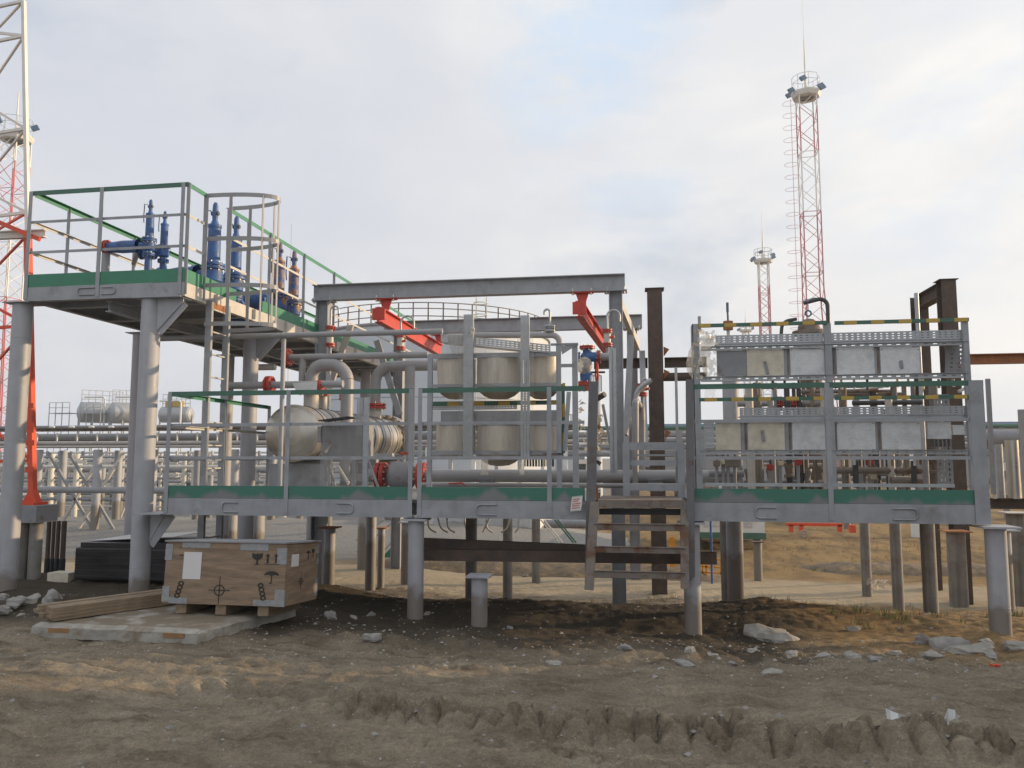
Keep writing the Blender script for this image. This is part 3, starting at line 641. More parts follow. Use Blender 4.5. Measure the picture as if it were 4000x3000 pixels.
for (p, q, m) in (((UXL, UY), (UXR, UY), 'green_dull'), ((UXR, UY+.05), (UXR, yy[0]), 'green_paint'), ((UXR, yy[1]), (UXR, UY1), 'green_paint'), ((UXL, UY+.05), (UXL, UY1), 'green_paint')):
    d = (V(q)-V(p)).normalized(); sd = V((0, 1, 0)) if abs(d.x) > .5 else V((-1 if p[0] == UXR else 1, 0, 0))
    k = gpart('handrail', m); k.angle((p[0], p[1], UR), (q[0], q[1], UR), .055, .005, d1=sd)
    for z in (4.33, 3.965): k = gpart('mid_rail', 'pale_steel' if abs(d.x) < .5 else 'grey_paint'); k.angle((p[0]+sd.x*.006, p[1]+sd.y*.006, z), (q[0]+sd.x*.006, q[1]+sd.y*.006, z), .032, .004, d1=sd)
for (x, y, w_) in [(UXL, UY, .05), (xq(388, 1000, UY), UY, .05), (UXR-.055, UY, .045), (UXR+.002, UY+.02, .045)]+[(UXR, y, .06 if i < 2 else .045) for i, y in enumerate(yy)]+[(UXL, .9+i*1.3, .045) for i in range(6)]:
    k = gpart('rail_post', 'grey_paint'); k.angle((x-w_/2, y-.012, UB+.02), (x-w_/2, y-.012, UR-.006), w_, .005, d1=(1, 0, 0), d2=(0, 1, 0))
hk = T.part('lifting_hook', 'grey_paint'); a, b = xq(305, 1135, UY), xq(372, 1135, UY); hk.pipe([(b, UY-.012, 3.50), (a, UY-.012, 3.50), (a, UY-.012, 3.42), (b, UY-.012, 3.42)], .008, .04, 8, 6)
hk = T.part('lifting_hook', 'grey_paint'); a, b = xq(400, 1135, UY), xq(452, 1135, UY); hk.pipe([(a, UY-.012, 3.50), (b, UY-.012, 3.50), (b, UY-.012, 3.42), (a, UY-.012, 3.42)], .008, .04, 8, 6)
def column(x, y, r, zt, label, bracket=True, seam=True, low=False):
    C = Thing('support_column', label, 'column', group='round white columns of the high platform'); s = C.part('shaft', 'pile_paint'); s.tube((x, y, base_z(x, y)), (x, y, zt-.012), r, 28)
    for z in (zt-.42, .35): s.torus((x, y, z), Z_, r, .003, 28, 4)
    p = C.part('top_plate', 'grey_paint'); p.bx(x-r*1.5, x+r*(4.1 if bracket else 1.6), y-r*1.3, y+r*1.3, zt-.011, zt)
    if bracket:
        b = C.part('bracket', 'pile_paint'); 
        b.prism([(x+r*.95, y-.04, zt-.012), (x+r*3.9, y-.04, zt-.012), (x+r*3.9, y-.04, zt-.05), (x+r*.95, y-.04, zt-.38)], Y_, .012)
        b.bar((x+r*3.9, y-.02, zt-.05), (x+r*.98, y-.02, zt-.38), .13, .008, up=(1, 0, 1))
    if low:
        zt2 = ZB; p = C.part('bracket_plate', 'grey_paint'); p.bx(x+r*.9, x+r*3.9, y-r*1.1-.2, y+r*1.1, zt2-.012, zt2-.001)
        b = C.part('low_bracket', 'pile_paint'); b.prism([(x+r*.95, y-.012, zt2-.013), (x+r*2.7, y-.012, zt2-.013), (x+r*.95, y-.012, zt2-.34)], Y_, .012)
        b.bar((x+r*3.3, y-.0, zt2-.02), (x+r*.98, y-.0, zt2-.36), .12, .008, up=(1, 0, 1))
    return C
CX = Q(583, 1400, .38).x; CXL = Q(78, 1400, .38).x
column(CX, .38, .107, UB, 'tall thick white column holding the platform corner, right behind the crate', low=True)
column(CXL, .38, .107, UB, 'tall white column at the left edge of the view', bracket=False)
column(CXL, QX(533, 1700, CXL).y, .107, UB, 'white column just behind and left of the tall corner column', bracket=False)
column(CX, 2.75, .107, UB, 'white column beside the round end of the silver vessel', bracket=True)
column(CXL, 5.1, .107, UB, 'slender white column seen through the ladder', bracket=False)
column(CX, 5.1, .107, UB, 'white column of the high platform behind the horizontal pipes', bracket=False)
column(CX, 7.6, .107, UB, 'farthest white column of the high platform', bracket=False)
# ---- caged ladder
T = Thing('caged_ladder', 'vertical steel ladder with round safety cage on the side of the high platform', 'ladder')
ya, yb = yy[0]+.02, yy[1]-.02; lx = UXR+.03
for y in (ya+.06, yb-.04):
    k = T.part('side_rail', 'grey_paint'); k.chan((lx, y, .45), (lx, y, 3.42), .075, .04, .007, side=(0, 1, 0), up=(1, 0, 0))
    k.bar((UXR+.02, y, 3.40), (lx, y, 3.40), .05, .04)
for i in range(11): T.part('rung', 'pale_steel').tube((lx, ya+.06, .62+i*.27), (lx, yb-.04, .62+i*.27), .011, 8)
yc = (ya+yb)/2; R = (yb-ya)/2; ext = .78
def hoop_pts(z):
    a = [(UXR+.01, ya, z)]
    for i in range(17):
        an = -PI/2+PI*i/16; a.append((UXR+ext*max(0, math.cos(an))**.85+.01, yc+R*math.sin(an), z))
    return a+[(UXR+.01, yb, z)]
for z in (4.67, 4.14, 3.58, 3.12):
    h = T.part('cage_hoop', 'grey_pipe'); P = hoop_pts(z)
    for p, q in zip(P, P[1:]): h.bar(p, q, .006, .05)
for an in (-72, -36, 0, 36, 72):
    x, y = UXR+ext*math.cos(math.radians(an))**.85+.01, yc+R*math.sin(math.radians(an)); k = T.part('cage_strap', 'grey_pipe'); k.bar((x-.006, y, 3.12), (x-.006, y, 4.67), .006, .04, up=(0, 1, 0) if abs(an) < 50 else (1, 0, 0))
k = T.part('rust_plate', 'rust_orange'); k.bar((lx, ya+.1, 3.36), (lx, yb-.08, 3.36), .006, .09)
# ---- relief valves
def flange(P, c, ax, r, th=.03, gap=.012, m='flange_red', pair=True, k=8, name='flange'):
    ax = V(ax).normalized(); c = V(c); f = P.sub(name, m)
    if pair:
        f.lathe(c-ax*(gap/2+th), ax, [(0, 0), (0, r), (th, r), (th, 0)], 20); f.lathe(c+ax*gap/2, ax, [(0, 0), (0, r), (th, r), (th, 0)], 20)
    else: f.lathe(c-ax*th/2, ax, [(0, 0), (0, r), (th, r), (th, 0)], 20)
    b = f.sub('bolt', 'bright_bolt'); b.bolts(c, ax, r*.82, k, r*.07, (2*th+gap if pair else th)+r*.28)
    return f
def relief_valve(x, y, zb, s, m, label, out=-1, outlen=.5, small=False):
    T = Thing('relief_valve', label, 'valve', group='blue relief valves on the high platform')
    b = T.part('body', m); P = [(0, .07), (.10, .07), (.12, .075), (.30, .075), (.34, .12), (.50, .125), (.52, .14)] ; b.lathe((x, y, zb), Z_, [(h*s, r*s) for h, r in P], 18)
    b.tube((x, y, zb+.42*s), (x+out*.2*s, y, zb+.42*s), .085*s, 16)
    bon = T.part('bonnet', m); bon.lathe((x, y, zb+.56*s), Z_, [(0, .14*s), (.02*s, .12*s), (.05*s, .085*s), (.50*s, .082*s), (.52*s, .09*s), (.55*s, .09*s), (.56*s, .05*s), (.60*s, .045*s)], 18)
    cap = T.part('cap', m); cap.lathe((x, y, zb+1.16*s), Z_, [(0, .035*s), (.10*s, .04*s), (.22*s, .035*s), (.26*s, .02*s), (.26*s, 0)], 14)
    cap.sub('bolt', 'dark_metal').tube((x-.05*s, y, zb+1.27*s), (x+.05*s, y, zb+1.27*s), .03*s, 10)
    lv = T.part('lever', m); lv.path([(x-.05*s, y-.02, zb+1.30*s), (x-.12*s, y-.02, zb+1.32*s), (x-.13*s, y-.02, zb+1.05*s), (x-.12*s, y-.02, zb+.92*s)], .010*s, 6)
    flange(T, (x, y, zb+.54*s), Z_, .15*s, .035*s, .012*s, m, name='bonnet_flange'); flange(T, (x, y, zb+.22*s), Z_, .125*s, .03*s, .012*s, m, name='inlet_flange')
    o = T.part('outlet', m); xo = x+out*(.2*s+.02); o.lathe((xo, y, zb+.42*s), (out, 0, 0), [(0, .15*s), (.05*s, .15*s), (.06*s, .13*s), (outlen*s*.5, .135*s), (outlen*s, .10*s), (outlen*s, .14*s), (outlen*s+.05*s, .14*s), (outlen*s+.05*s, 0)], 18)
    return T
def rv_xyz(px, x): p = QX(px, 1000, x); return p.y
y1, y2 = rv_xyz(835, -5.55), rv_xyz(920, -5.55); y3, y4 = rv_xyz(1093, -5.55), rv_xyz(1150, -5.55)
relief_valve(-5.55, y1, 3.56, 1.0, 'blue_paint', 'clean blue relief valve with big side outlet, nearest of the large ones beside the cage')
relief_valve(-5.55, y2, 3.56, .99, 'blue_paint', 'blue relief valve with rusty cap rim seen through the ladder cage')
relief_valve(-5.55, y3, 3.56, 1.0, 'blue_rusty', 'rust streaked blue relief valve, nearer of the rusty pair')
relief_valve(-5.55, y4, 3.56, 1.0, 'blue_rusty', 'rust streaked blue relief valve, farther of the rusty pair')
p1 = Q(582, 960, 1.15); p2 = Q(640, 960, 1.35)
relief_valve(p1.x, 1.15, 3.98, .60, 'blue_paint', 'small blue relief valve whose outlet joins the grey elbow pipe', outlen=.75)
relief_valve(p2.x, 1.35, 3.96, .55, 'blue_paint', 'small blue relief valve beside the double rail post', outlen=.3)
T = Thing('valve_manifold', 'blue changeover manifold on a red flange below the two small relief valves', 'manifold')
m_ = T.part('body', 'blue_paint'); c = Q(618, 990, 1.25); m_.pipe([(p1.x, 1.15, 4.02), (p1.x, 1.15, 3.86), (c.x, 1.25, 3.82), (p2.x+.03, 1.35, 3.88), (p2.x, 1.35, 4.02)], .045, .08, 12)
m_.sphere((c.x, 1.25, 3.82), .075, 8); m_.tube((c.x-.05, 1.25, 3.84), (c.x+.25, 1.3, 3.80), .035, 10)
hw = T.part('handwheel', 'dark_metal'); hw.torus((c.x+.26, 1.3, 3.80), (1, 0, .1), .06, .01, 16, 6)
n_ = T.part('riser', 'grey_pipe'); n_.tube((c.x, 1.25, 3.54), (c.x, 1.25, 3.82), .04, 12); flange(T, (c.x, 1.25, 3.70), Z_, .085, .018, .008)
T = Thing('outlet_pipe', 'grey elbow pipe rising from the deck to the small blue relief valve', 'pipe'); e = T.part('elbow', 'grey_pipe')
a = Q(418, 920, 1.15); e.pipe([(a.x, 1.15, 3.54), (a.x, 1.15, 4.235), (p1.x-.58, 1.15, 4.235)], .05, .17, 14); flange(T, (p1.x-.585, 1.15, 4.235), X_, .095, .02, .01)
T = Thing('diagonal_brace', 'short pale brace leaning against the small relief valve pipework', 'brace', 'rust_pale'); T.chan(Q(520, 1035, 1.5), Q(552, 945, 1.5), .06, .04, .006)
# inlet pipes bending into the big valves
for i, (y, lab) in enumerate(((y1, 'blue curved inlet bend under the nearest large relief valve'), (y2, 'blue curved inlet bend under the second large relief valve'))):
    T = Thing('inlet_bend', lab, 'pipe', 'blue_paint'); T.pipe([(-5.55, y, 3.58), (-5.55, y, 3.52), (-5.3, y+.02, 3.50), (-5.12, y+.05, 3.60)], .06, .12, 12)
T = Thing('handwheel_valve', 'dark blue gate valve with wheel standing between the relief valve pairs', 'valve'); y = rv_xyz(1005, -5.45)
T.part('body', 'blue_paint').lathe((-5.75, y, 3.85), X_, [(0, 0), (0, .10), (.05, .10), (.08, .12), (.3, .14), (.45, .10), (.48, .1), (.48, 0)], 16); T.part('handwheel', 'dark_metal').torus((-5.2, y, 3.85), X_, .12, .014, 20, 6); T.part('spindle', 'dark_metal').tube((-5.3, y, 3.85), (-5.18, y, 3.85), .015, 8)
# ================================================================ rect on a plane of constant depth from measured corners
def rect(P, px0, px1, py0, py1, t, d=.01, pxm=None):
    pm = (px0+px1)/2 if pxm is None else pxm; pym = (py0+py1)/2
    x0, x1 = Q(px0, pym, t).x, Q(px1, pym, t).x; z1, z0 = Q(pm, py0, t).z, Q(pm, py1, t).z
    P.bx(x0, x1, t, t+d, z0, z1); return (x0, x1, z0, z1)
# ================================================================ gantry frame with red monorails
T = Thing('gantry_frame', 'grey overhead steel gantry of two long beams on posts in the middle', 'gantry')
tf, tr_ = 4.05, 7.7; zb = 4.07; hb = .255
fa, fb = Q(1226, 1140, tf).x, Q(2441, 1110, tf).x; ra, rb = Q(1500, 1270, tr_).x, Q(2508, 1270, tr_).x
k = T.part('front_beam', 'grey_paint'); k.ibeam((fa, tf, zb+hb/2), (fb, tf, zb+hb/2), hb, .16, .013, .01)
k.bolts((fa+.09, tf, zb+.01), Z_, .09, 4, .014, .07)
k = T.part('rear_beam', 'grey_paint'); k.ibeam((ra, tr_, zb+.02+.14), (rb, tr_, zb+.02+.14), .27, .16, .013, .01)
for (px, t, nm) in ((1262, tf, 'post'), (2408, tf, 'post'), (2470, tr_, 'post'), (1560, tr_, 'post')):
    x = Q(px, 1400, t).x; k = T.part(nm, 'grey_paint'); zz = zb-.001 if t == tf else zb+.02
    k.ibeam((x, t, gh(x, t)-.1), (x, t, zz-.016), .2, .2, .012, .009, up=(1, 0, 0)); k.bx(x-.17, x+.17, t-.13, t+.13, zz-.015, zz)
    for s in (-1, 1):
        b = k.sub('bolt', 'galvanised'); b.tube((x+s*.13, t-.09, zz-.06), (x+s*.13, t-.09, zz+.05), .014, 8)
k = T.part('brace', 'pale_steel'); k.chan(Q(2430, 1185, 4.2), (rb-.05, tr_-.1, zb-.35), .16, .07, .008, side=(-1, 0, 0))
k = T.part('brace', 'grey_paint'); k.chan(Q(2465, 1310, 5.2), Q(2440, 1800, 4.6), .10, .06, .008, side=(0, 1, 0), up=(1, 0, 0))
k = T.part('brace', 'grey_paint'); k.chan(Q(2508, 1370, 6.2), Q(2520, 1750, 5.2), .10, .06, .008, side=(0, 1, 0), up=(1, 0, 0))
for (a, b) in (((1368, 1272), (1296, 1480)), ((1470, 1330), (1560, 1620)), ((1296, 1480), (1262, 1560))):
    k = T.part('brace', 'pale_steel' if a[0] < 1400 else 'grey_paint'); k.chan(Q(*a, 4.8), Q(*b, 4.8), .10, .06, .008, side=(0, 1, 0), up=(1, 0, 0))
for (p0, p1, lab) in (((1480, 1195), (1722, 1325), 'long red monorail beam hung under the gantry at left'), ((2263, 1185), (2366, 1318), 'red monorail beam hung under the right end of the gantry')):
    M_ = Thing('monorail_beam', lab, 'monorail', group='red monorail beams of the gantry')
    a = Q(*p0, tf-.35); b = Q(*p1, tr_+.1); zc = zb-.02-.30; a = V((a.x, a.y, zc)); b = V((b.x, b.y, zc)); k = M_.part('beam', 'red_paint'); k.ibeam(a, b, .24, .12, .014, .01)
    e = M_.part('end_stop', 'red_paint'); e.bx(a.x-.10, a.x-.02, a.y-.02, a.y+.03, zc-.08, zc+.10); e.bx(a.x+.02, a.x+.10, a.y-.02, a.y+.03, zc-.08, zc+.10); e.bx(a.x-.02, a.x+.02, a.y-.03, a.y+.04, zc-.12, zc+.12)
    h = M_.part('hanger', 'red_paint'); dx = (b-a).normalized()
    for tt in (tf, tr_-.02):
        c = a+dx*((tt-a.y)/dx.y); h.bx(c.x-.17, c.x+.17, c.y-.07, c.y+.07, zb-.016, zb-.003); h.prism([(c.x-.10, c.y, zb-.016), (c.x+.10, c.y, zb-.016), (c.x+.04, c.y, zc+.12), (c.x-.04, c.y, zc+.12)], Y_, .02)
    q = h.sub('bolt', 'bright_bolt'); c = a+dx*((tf-a.y)/dx.y)
    for s in (-.14, .14): q.tube((c.x+s, c.y-.05, zb-.05), (c.x+s, c.y-.05, zb+.05), .015, 8)
# ================================================================ insulated vessel
vt = 1.62; vc = Q(1143, 1692, vt); vr = .358; ye = QX(1500, 1690, vc.x).y
T = Thing('pressure_vessel', 'silver clad horizontal vessel with banded jacket and round flat end on the left platform', 'vessel')
k = T.part('shell', 'cladding'); k.lathe((vc.x, vt, vc.z), Y_, [(0, vr), (ye-vt, vr)], 48)
e = T.part('end_cap', 'cladding'); e.lathe((vc.x, vt-.012, vc.z), Y_, [(-.10, 0), (-.097, vr*.2), (-.085, vr*.45), (-.06, vr*.7), (-.03, vr*.9), (0, vr+.004), (.03, vr+.006)], 48)
for a in (20, 160): 
    s = T.part('end_seam', 'dark_metal'); r_ = math.radians(a); s.bar((vc.x, vt-.102, vc.z), (vc.x+vr*math.cos(r_)*.9, vt-.045, vc.z-.01), .002, .004) if a == 20 else None
    if a != 20: T.kids.pop()
for i in range(9):
    y = vt+.25+i*(ye-vt-.6)/8; b = T.part('band', 'band_grey'); b.lathe((vc.x, y, vc.z), Y_, [(0, vr), (.0, vr+.004), (.12, vr+.004), (.12, vr)], 48)
    for yy2 in (y-.004, y+.121): q = b.sub('band_edge', 'dark_metal'); q.lathe((vc.x, yy2, vc.z), Y_, [(0, vr), (0, vr+.007), (.005, vr+.007), (.005, vr)], 48)
f = T.part('end_flange', 'grey_pipe'); f.lathe((vc.x, ye, vc.z), Y_, [(0, vr), (0, vr+.07), (.09, vr+.07), (.10, vr), (.12, vr), (.12, vr+.07), (.22, vr+.07), (.22, 0)], 48)
b = f.sub('bolt', 'bright_bolt'); b.bolts((vc.x, ye+.1, vc.z), Y_, vr+.04, 20, .028, .34)
s = T.part('saddle', 'primer_grey'); s.bx(vc.x-.28, vc.x+.30, vt+.45, vt+.60, ZD+.008, vc.z-.30)
s = T.part('saddle', 'grey_paint'); s.bx(vc.x-.28, vc.x+.30, vt+2.35, vt+2.5, ZD+.008, vc.z-.30)
k = T.part('apron_plate', 'grey_paint'); rect(k, 1052, 1290, 1812, 1925, vt+.2, .01)
for (px, yy_, r, h) in ((1215, vt+.55, .10, .20), (1262, vt+1.0, .055, .20), (1345, vt+1.6, .045, .20), (1466, vt+2.5, .10, .16)):
    x = QX(px, 1600, vc.x).x; y = QX(px, 1600, vc.x).y; n_ = T.part('nozzle', 'pale_steel'); n_.tube((x, y, vc.z+vr*.9), (x, y, vc.z+vr+h), r, 18)
    flange(T, (x, y, vc.z+vr+h+.03), Z_, r*1.75, .035, .012)
NZ = [QX(px, 1600, vc.x).y for px in (1215, 1466)]
# pipes above the vessel
def pipe(label, pts, r, m='grey_pipe', R=None, group='grey process pipes', n=16):
    T = Thing('process_pipe', label, 'pipe', group=group); T.part('run', m).pipe(pts, r, R, n); return T
t0 = NZ[0]; zt = Q(1290, 1425, t0).z; xr = Q(1357, 1500, t0).x
P = pipe('thick grey pipe bent like an upside down U above the silver vessel', [(vc.x, t0, vc.z+vr+.24), (vc.x, t0, zt), (xr, t0, zt), (xr, t0, Q(1357, 1850, t0).z)], .084, R=.235, n=20)
P.part('weld_ring', 'rust_stain').torus((xr, t0, Q(1357, 1480, t0).z), Z_, .084, .003, 20, 4)
t1 = NZ[1]; z1 = Q(1540, 1430, t1).z
P = pipe('grey pipe rising from a red flange and bending right into the wrapped cabinet', [(vc.x, t1, vc.z+vr+.2), (vc.x, t1, z1), (Q(1740, 1430, t1).x, t1, z1)], .088, R=.26, n=20)
tt = t1-.25; x = Q(1600, 1600, tt).x; pipe('thick vertical grey pipe standing left of the wrapped cabinet', [(x, tt, ZD+.01), (x, tt, Q(1600, 1432, tt).z)], .085)
def hrun(label, pa, ya_, pb, t, wd, m='grey_pipe'):
    a = Q(pa, ya_, t); b = Q(pb, ya_, t); r = wd/2*((t-CY)/F)*1.03; return pipe(label, [(a.x, t, a.z), (b.x, t, a.z)], r, m), a.z
P_ = pipe('grey pipe with an elbow turned down behind the tilted tray of the wrapped cabinet', [Q(1850, 1309, 1.9), Q(2186, 1309, 1.9), Q(2186, 1372, 1.9)], .0385, R=.1)
A_, za = hrun('thin upper grey pipe running right from under the high platform', 622, 1323, 1728, 1.25, 23)
x = Q(1101, 1600, 1.25).x; k = A_.part('support_post', 'grey_paint'); k.tube((x, 1.25, ZD+.008), (x, 1.25, za-.045), .028, 12); k = A_.part('clamp', 'galvanised'); k.torus((x, 1.25, za), X_, .036, .006, 14, 5)
B_, zb_ = hrun('grey pipe with a red blind flange at its left end, second from the top', 1120, 1397, 1672, 2.2, 27)
flange(B_, (Q(1122, 1397, 2.2).x, 2.2, zb_), X_, .12, .03, .012); x = Q(1182, 1397, 2.2).x; B_.part('branch', 'grey_pipe').tube((x, 2.2, zb_-.35), (x, 2.2, zb_), .045, 12)
C_, zc_ = hrun('low grey pipe with red flange left of the upside down U pipe', 868, 1507, 1340, 1.5, 29)
flange(C_, (Q(1052, 1507, 1.5).x, 1.5, zc_), X_, .115, .03, .012); flange(C_, (Q(1248, 1507, 1.5).x, 1.5, zc_-.03), X_, .08, .03, .01)
D_, zd_ = hrun('short grey pipe end seen beyond the second white column', 1000, 1435, 1075, 3.6, 26, 'pale_steel')
T = Thing('identity_plate', 'blank curved pale plate standing on top of the silver vessel', 'plate', 'cloth_white'); a = Q(1145, 1498, 1.4); P = [Q(1142, 1497, 1.4), Q(1238, 1490, 1.4), Q(1238, 1522, 1.4), Q(1195, 1525, 1.4), Q(1155, 1525, 1.4)]; T.prism(P, Y_, .006)
T.tags['category'] = 'plate'
# vent valves with goosenecks
def vent(px, ytop, yv0, yv1, ybase, t, d, label, hook_r=.055, m='flange_red', foot=True):
    T = Thing('vent_valve', label, 'valve', group='small vent valves with hooked pipes'); x = Q(px, yv0, t).x; z = lambda y: Q(px, y, t).z
    p = T.part('stem_pipe', 'grey_pipe'); p.tube((x, t, z(ybase)), (x, t, z(yv1)), .022, 10)
    b = T.part('body', 'pale_steel'); b.lathe((x, t, z(yv1)), Z_, [(0, .03), (.03, .045), (z(yv0)-z(yv1)-.03, .045), (z(yv0)-z(yv1), .03)], 12)
    flange(T, (x, t, z(yv1)+.015), Z_, .065, .02, .008, m, k=4); flange(T, (x, t, z(yv0)-.02), Z_, .065, .02, .008, m, k=4)
    if m == 'flange_red':
        lv = T.part('lever', 'red_paint'); lv.bar((x+.03, t-.02, (z(yv0)+z(yv1))/2), (x+.09*d, t-.05, (z(yv0)+z(yv1))/2+.12 if px < 1400 else (z(yv0)+z(yv1))/2+.01), .012, .03)
    g = T.part('gooseneck', 'galvanised'); zt_ = z(ytop)-hook_r; P = [(x, t, z(yv0)), (x, t, zt_)]+[(x+d*hook_r*(1-math.cos(PI*i/10)), t, zt_+hook_r*math.sin(PI*i/10)) for i in range(1, 11)]+[(x+d*hook_r*2, t, zt_-hook_r*.9)]
    g.path(P, .014, 8); return T
vent(1291, 1196, 1275, 1352, 1385, 2.2, 1, 'red flanged vent valve above the upside down U pipe, red lever upright')
vent(1565, 1235, 1305, 1365, 1392, 2.2, 1, 'red flanged vent valve with red lever pointing right, in front of the red monorail', hook_r=.09)
vent(2372, 1212, 1288, 1352, 1400, 2.2, 1, 'red flanged vent valve with wide hook beside the right gantry post', hook_r=.08)
vent(2148, 1208, 1272, 1292, 1300, 1.9, -1, 'grey vent valve with hook turned left above the wrapped cabinet', m='galvanised', hook_r=.035)
vent(2509, 1480, 1500, 1545, 1640, 2.5, 1, 'small red flanged vent valve by the rusty column', hook_r=.03)
# pipe hook by rusty column
T = pipe('curved grey vent pipe with open end turned right, left of the rusty column', [Q(2478, 1620, 2.4), Q(2488, 1520, 2.4), Q(2545, 1484, 2.4)], .032, 'galvanised', R=.25)
T = pipe('grey hairpin pipe pair standing behind the crossover steps', [Q(2482, 1900, 2.3), Q(2482, 1562, 2.3), Q(2508, 1600, 2.6), Q(2508, 1900, 2.6)], .042, 'grey_pipe', R=.06)
T = Thing('leaning_strut', 'thin grey strut leaning left of the gantry post', 'strut', 'grey_paint'); T.bar(Q(2355, 1580, 1.9), Q(2402, 1830, 1.9), .035, .05)
T = Thing('leaning_strut', 'thin grey strut leaning right behind the gantry post', 'strut', 'grey_paint'); T.bar(Q(2474, 1590, 2.6), Q(2446, 1700, 2.4), .04, .05)
# perforated channel on the right gantry post
T = Thing('cable_ladder', 'tall narrow perforated cable channel standing in front of the right gantry post', 'cable tray', 'galvanised')
a = Q(2385, 1850, 1.7); b = Q(2385, 1360, 1.7); T.slotted((a.x, 1.7, a.z), Z_, X_, b.z-a.z, .075, 1, .03, .5); T.bx(a.x-.004, a.x, 1.7, 1.74, a.z, b.z); T.bx(a.x+.075, a.x+.079, 1.7, 1.74, a.z, b.z); T.bx(a.x+.001, a.x+.074, 1.735, 1.74, a.z, b.z)
# blue check valve + wheel valve
T = Thing('check_valve', 'bright blue check valve with red flanges above the stair channel', 'valve'); t = 1.9; c = Q(2294, 1395, t)
b = T.part('body', 'blue_paint'); b.sphere((c.x, t, c.z), .085, 9, (1, .9, .9)); b.tube((c.x, t, c.z), (c.x, t, c.z+.13), .055, 16); b.tube((c.x, t, c.z), (c.x+.13, t, c.z), .06, 16); b.tube((c.x, t, c.z-.14), (c.x, t, c.z), .05, 16)
flange(T, (c.x, t, c.z+.12), Z_, .095, .016, .006); flange(T, (c.x+.14, t, c.z), X_, .085, .016, .006); flange(T, (c.x-.10, t, c.z+.0), X_, .07, .016, pair=False, m='blue_paint')
pr = T.part('outlet_pipe', 'grey_pipe'); pr.tube((c.x+.16, t, c.z), (Q(2400, 1395, t).x, t, c.z), .048, 14)
T = Thing('gate_valve', 'blue valve with red handwheel seen edge on and thick red flange, under the check valve', 'valve'); c = Q(2290, 1455, 1.9)
b = T.part('body', 'blue_paint'); b.lathe((c.x, 1.9, c.z-.16), Z_, [(0, .05), (.05, .075), (.14, .08), (.18, .05), (.22, .05)], 14); f = flange(T, (c.x-.01, 1.9, c.z-.17), Z_, .10, .05, .006)
T.part('handwheel', 'red_paint').torus((c.x+.13, 1.88, c.z), (1, .15, 0), .12, .013, 22, 6); T.part('spindle', 'dark_metal').tube((c.x, 1.9, c.z), (c.x+.23, 1.9, c.z), .013, 8)
T.part('wrapping', 'film_warm').sphere((c.x-.02, 1.84, c.z+.08), .1, 7, (1, .7, 1.1))
T = Thing('foil_bundle', 'crumpled shiny foil and film bundle between the wrapped cabinet and the stair channel', 'wrapping', 'film_warm')
for i in range(26):
    c = Q(random.uniform(2262, 2285), random.uniform(1560, 1790), 1.7+random.random()*.3); s = random.uniform(.03, .06); a, b, d = [c+V([random.uniform(-s, s) for _ in range(3)]) for _ in range(3)]; T.add([c, a, b, d], [(0, 1, 2), (0, 2, 3), (0, 3, 1), (1, 3, 2)])
T = Thing('foil_bundle', 'golden crumpled foil lit by the sun between stair channel and leaning strut', 'wrapping', 'film_warm')
for i in range(70):
    f_ = random.random(); c = Q(2325+random.uniform(0, 60)*f_**.5, 1600+110*f_+random.uniform(0, 60), 2.2+random.random()*.3); s = random.uniform(.03, .07); a, b, d = [c+V([random.uniform(-s, s) for _ in range(3)]) for _ in range(3)]; T.add([c, a, b, d], [(0, 1, 2), (0, 2, 3), (0, 3, 1), (1, 3, 2)])
T = Thing('dark_stub_pipe', 'short dark pipe stub sticking up to the right behind the stair channel', 'pipe', 'dark_metal'); T.tube(Q(2320, 1565, 2.0), Q(2362, 1540, 1.9), .036, 16)
# big low header pipe
t = 2.35; a = Q(1640, 1858, t); zz = a.z; rr = .083
T = Thing('header_pipe', 'long thick low grey header pipe with domed end at the right', 'pipe'); k = T.part('run', 'grey_pipe'); xe_ = Q(2890, 1858, t).x
k.lathe((a.x, t, zz), X_, [(0, rr), (xe_-a.x-.08, rr), (xe_-a.x-.04, rr*.92), (xe_-a.x-.01, rr*.6), (xe_-a.x, 0)], 24)
for px in (1905, 2560): x = Q(px, 1880, t).x; s = T.part('support', 'primer_grey'); s.bx(x-.09, x+.09, t-.1, t+.1, ZD+.008, zz-.02); s.bx(x-.11, x+.11, t-.12, t+.12, zz-.045, zz-.035)
T2_ = Thing('ball_valve', 'big grey ball valve between red flanges, behind the double rail post', 'valve'); xv = Q(1572, 1858, t).x; b = T2_.part('body', 'primer_grey'); b.lathe((xv-.19, t, zz), X_, [(0, .10), (.03, .15), (.06, .19), (.30, .19), (.33, .15), (.38, .10)], 26); b.tube((xv, t, zz+.15), (xv, t, zz+.27), .04, 12)
flange(T2_, (Q(1490, 1858, t).x, t, zz), X_, .175, .05, .02, k=10); flange(T2_, (Q(1648, 1858, t).x, t, zz), X_, .175, .045, .02, k=10)
s = T2_.part('stub_pipe', 'grey_pipe'); s.tube((Q(1430, 1858, t).x, t, zz), (Q(1490, 1858, t).x, t, zz), rr, 18)
s = T2_.part('lever_guard', 'galvanised'); rect(s, 1436, 1532, 1770, 1784, t-.1, .1); s.bar(Q(1540, 1775, t-.1), Q(1600, 1776, t-.1), .02, .025)
T3_ = T2_.part('lever', 'red_paint'); T3_.bar(Q(1560, 1772, t-.12), Q(1600, 1770, t-.12), .02, .025)
pipe('slim grey pipe running low under the thick header pipe', [(Q(1640, 1893, 1.9).x, 1.9, Q(1640, 1893, 1.9).z), (Q(2440, 1893, 1.9).x, 1.9, Q(1640, 1893, 1.9).z)], .027)
pipe('slim grey pipe lying on the deck below the silver vessel', [(Q(1290, 1893, 1.5).x, 1.5, ZD+.05), (Q(1440, 1893, 1.5).x, 1.5, ZD+.05)], .03)
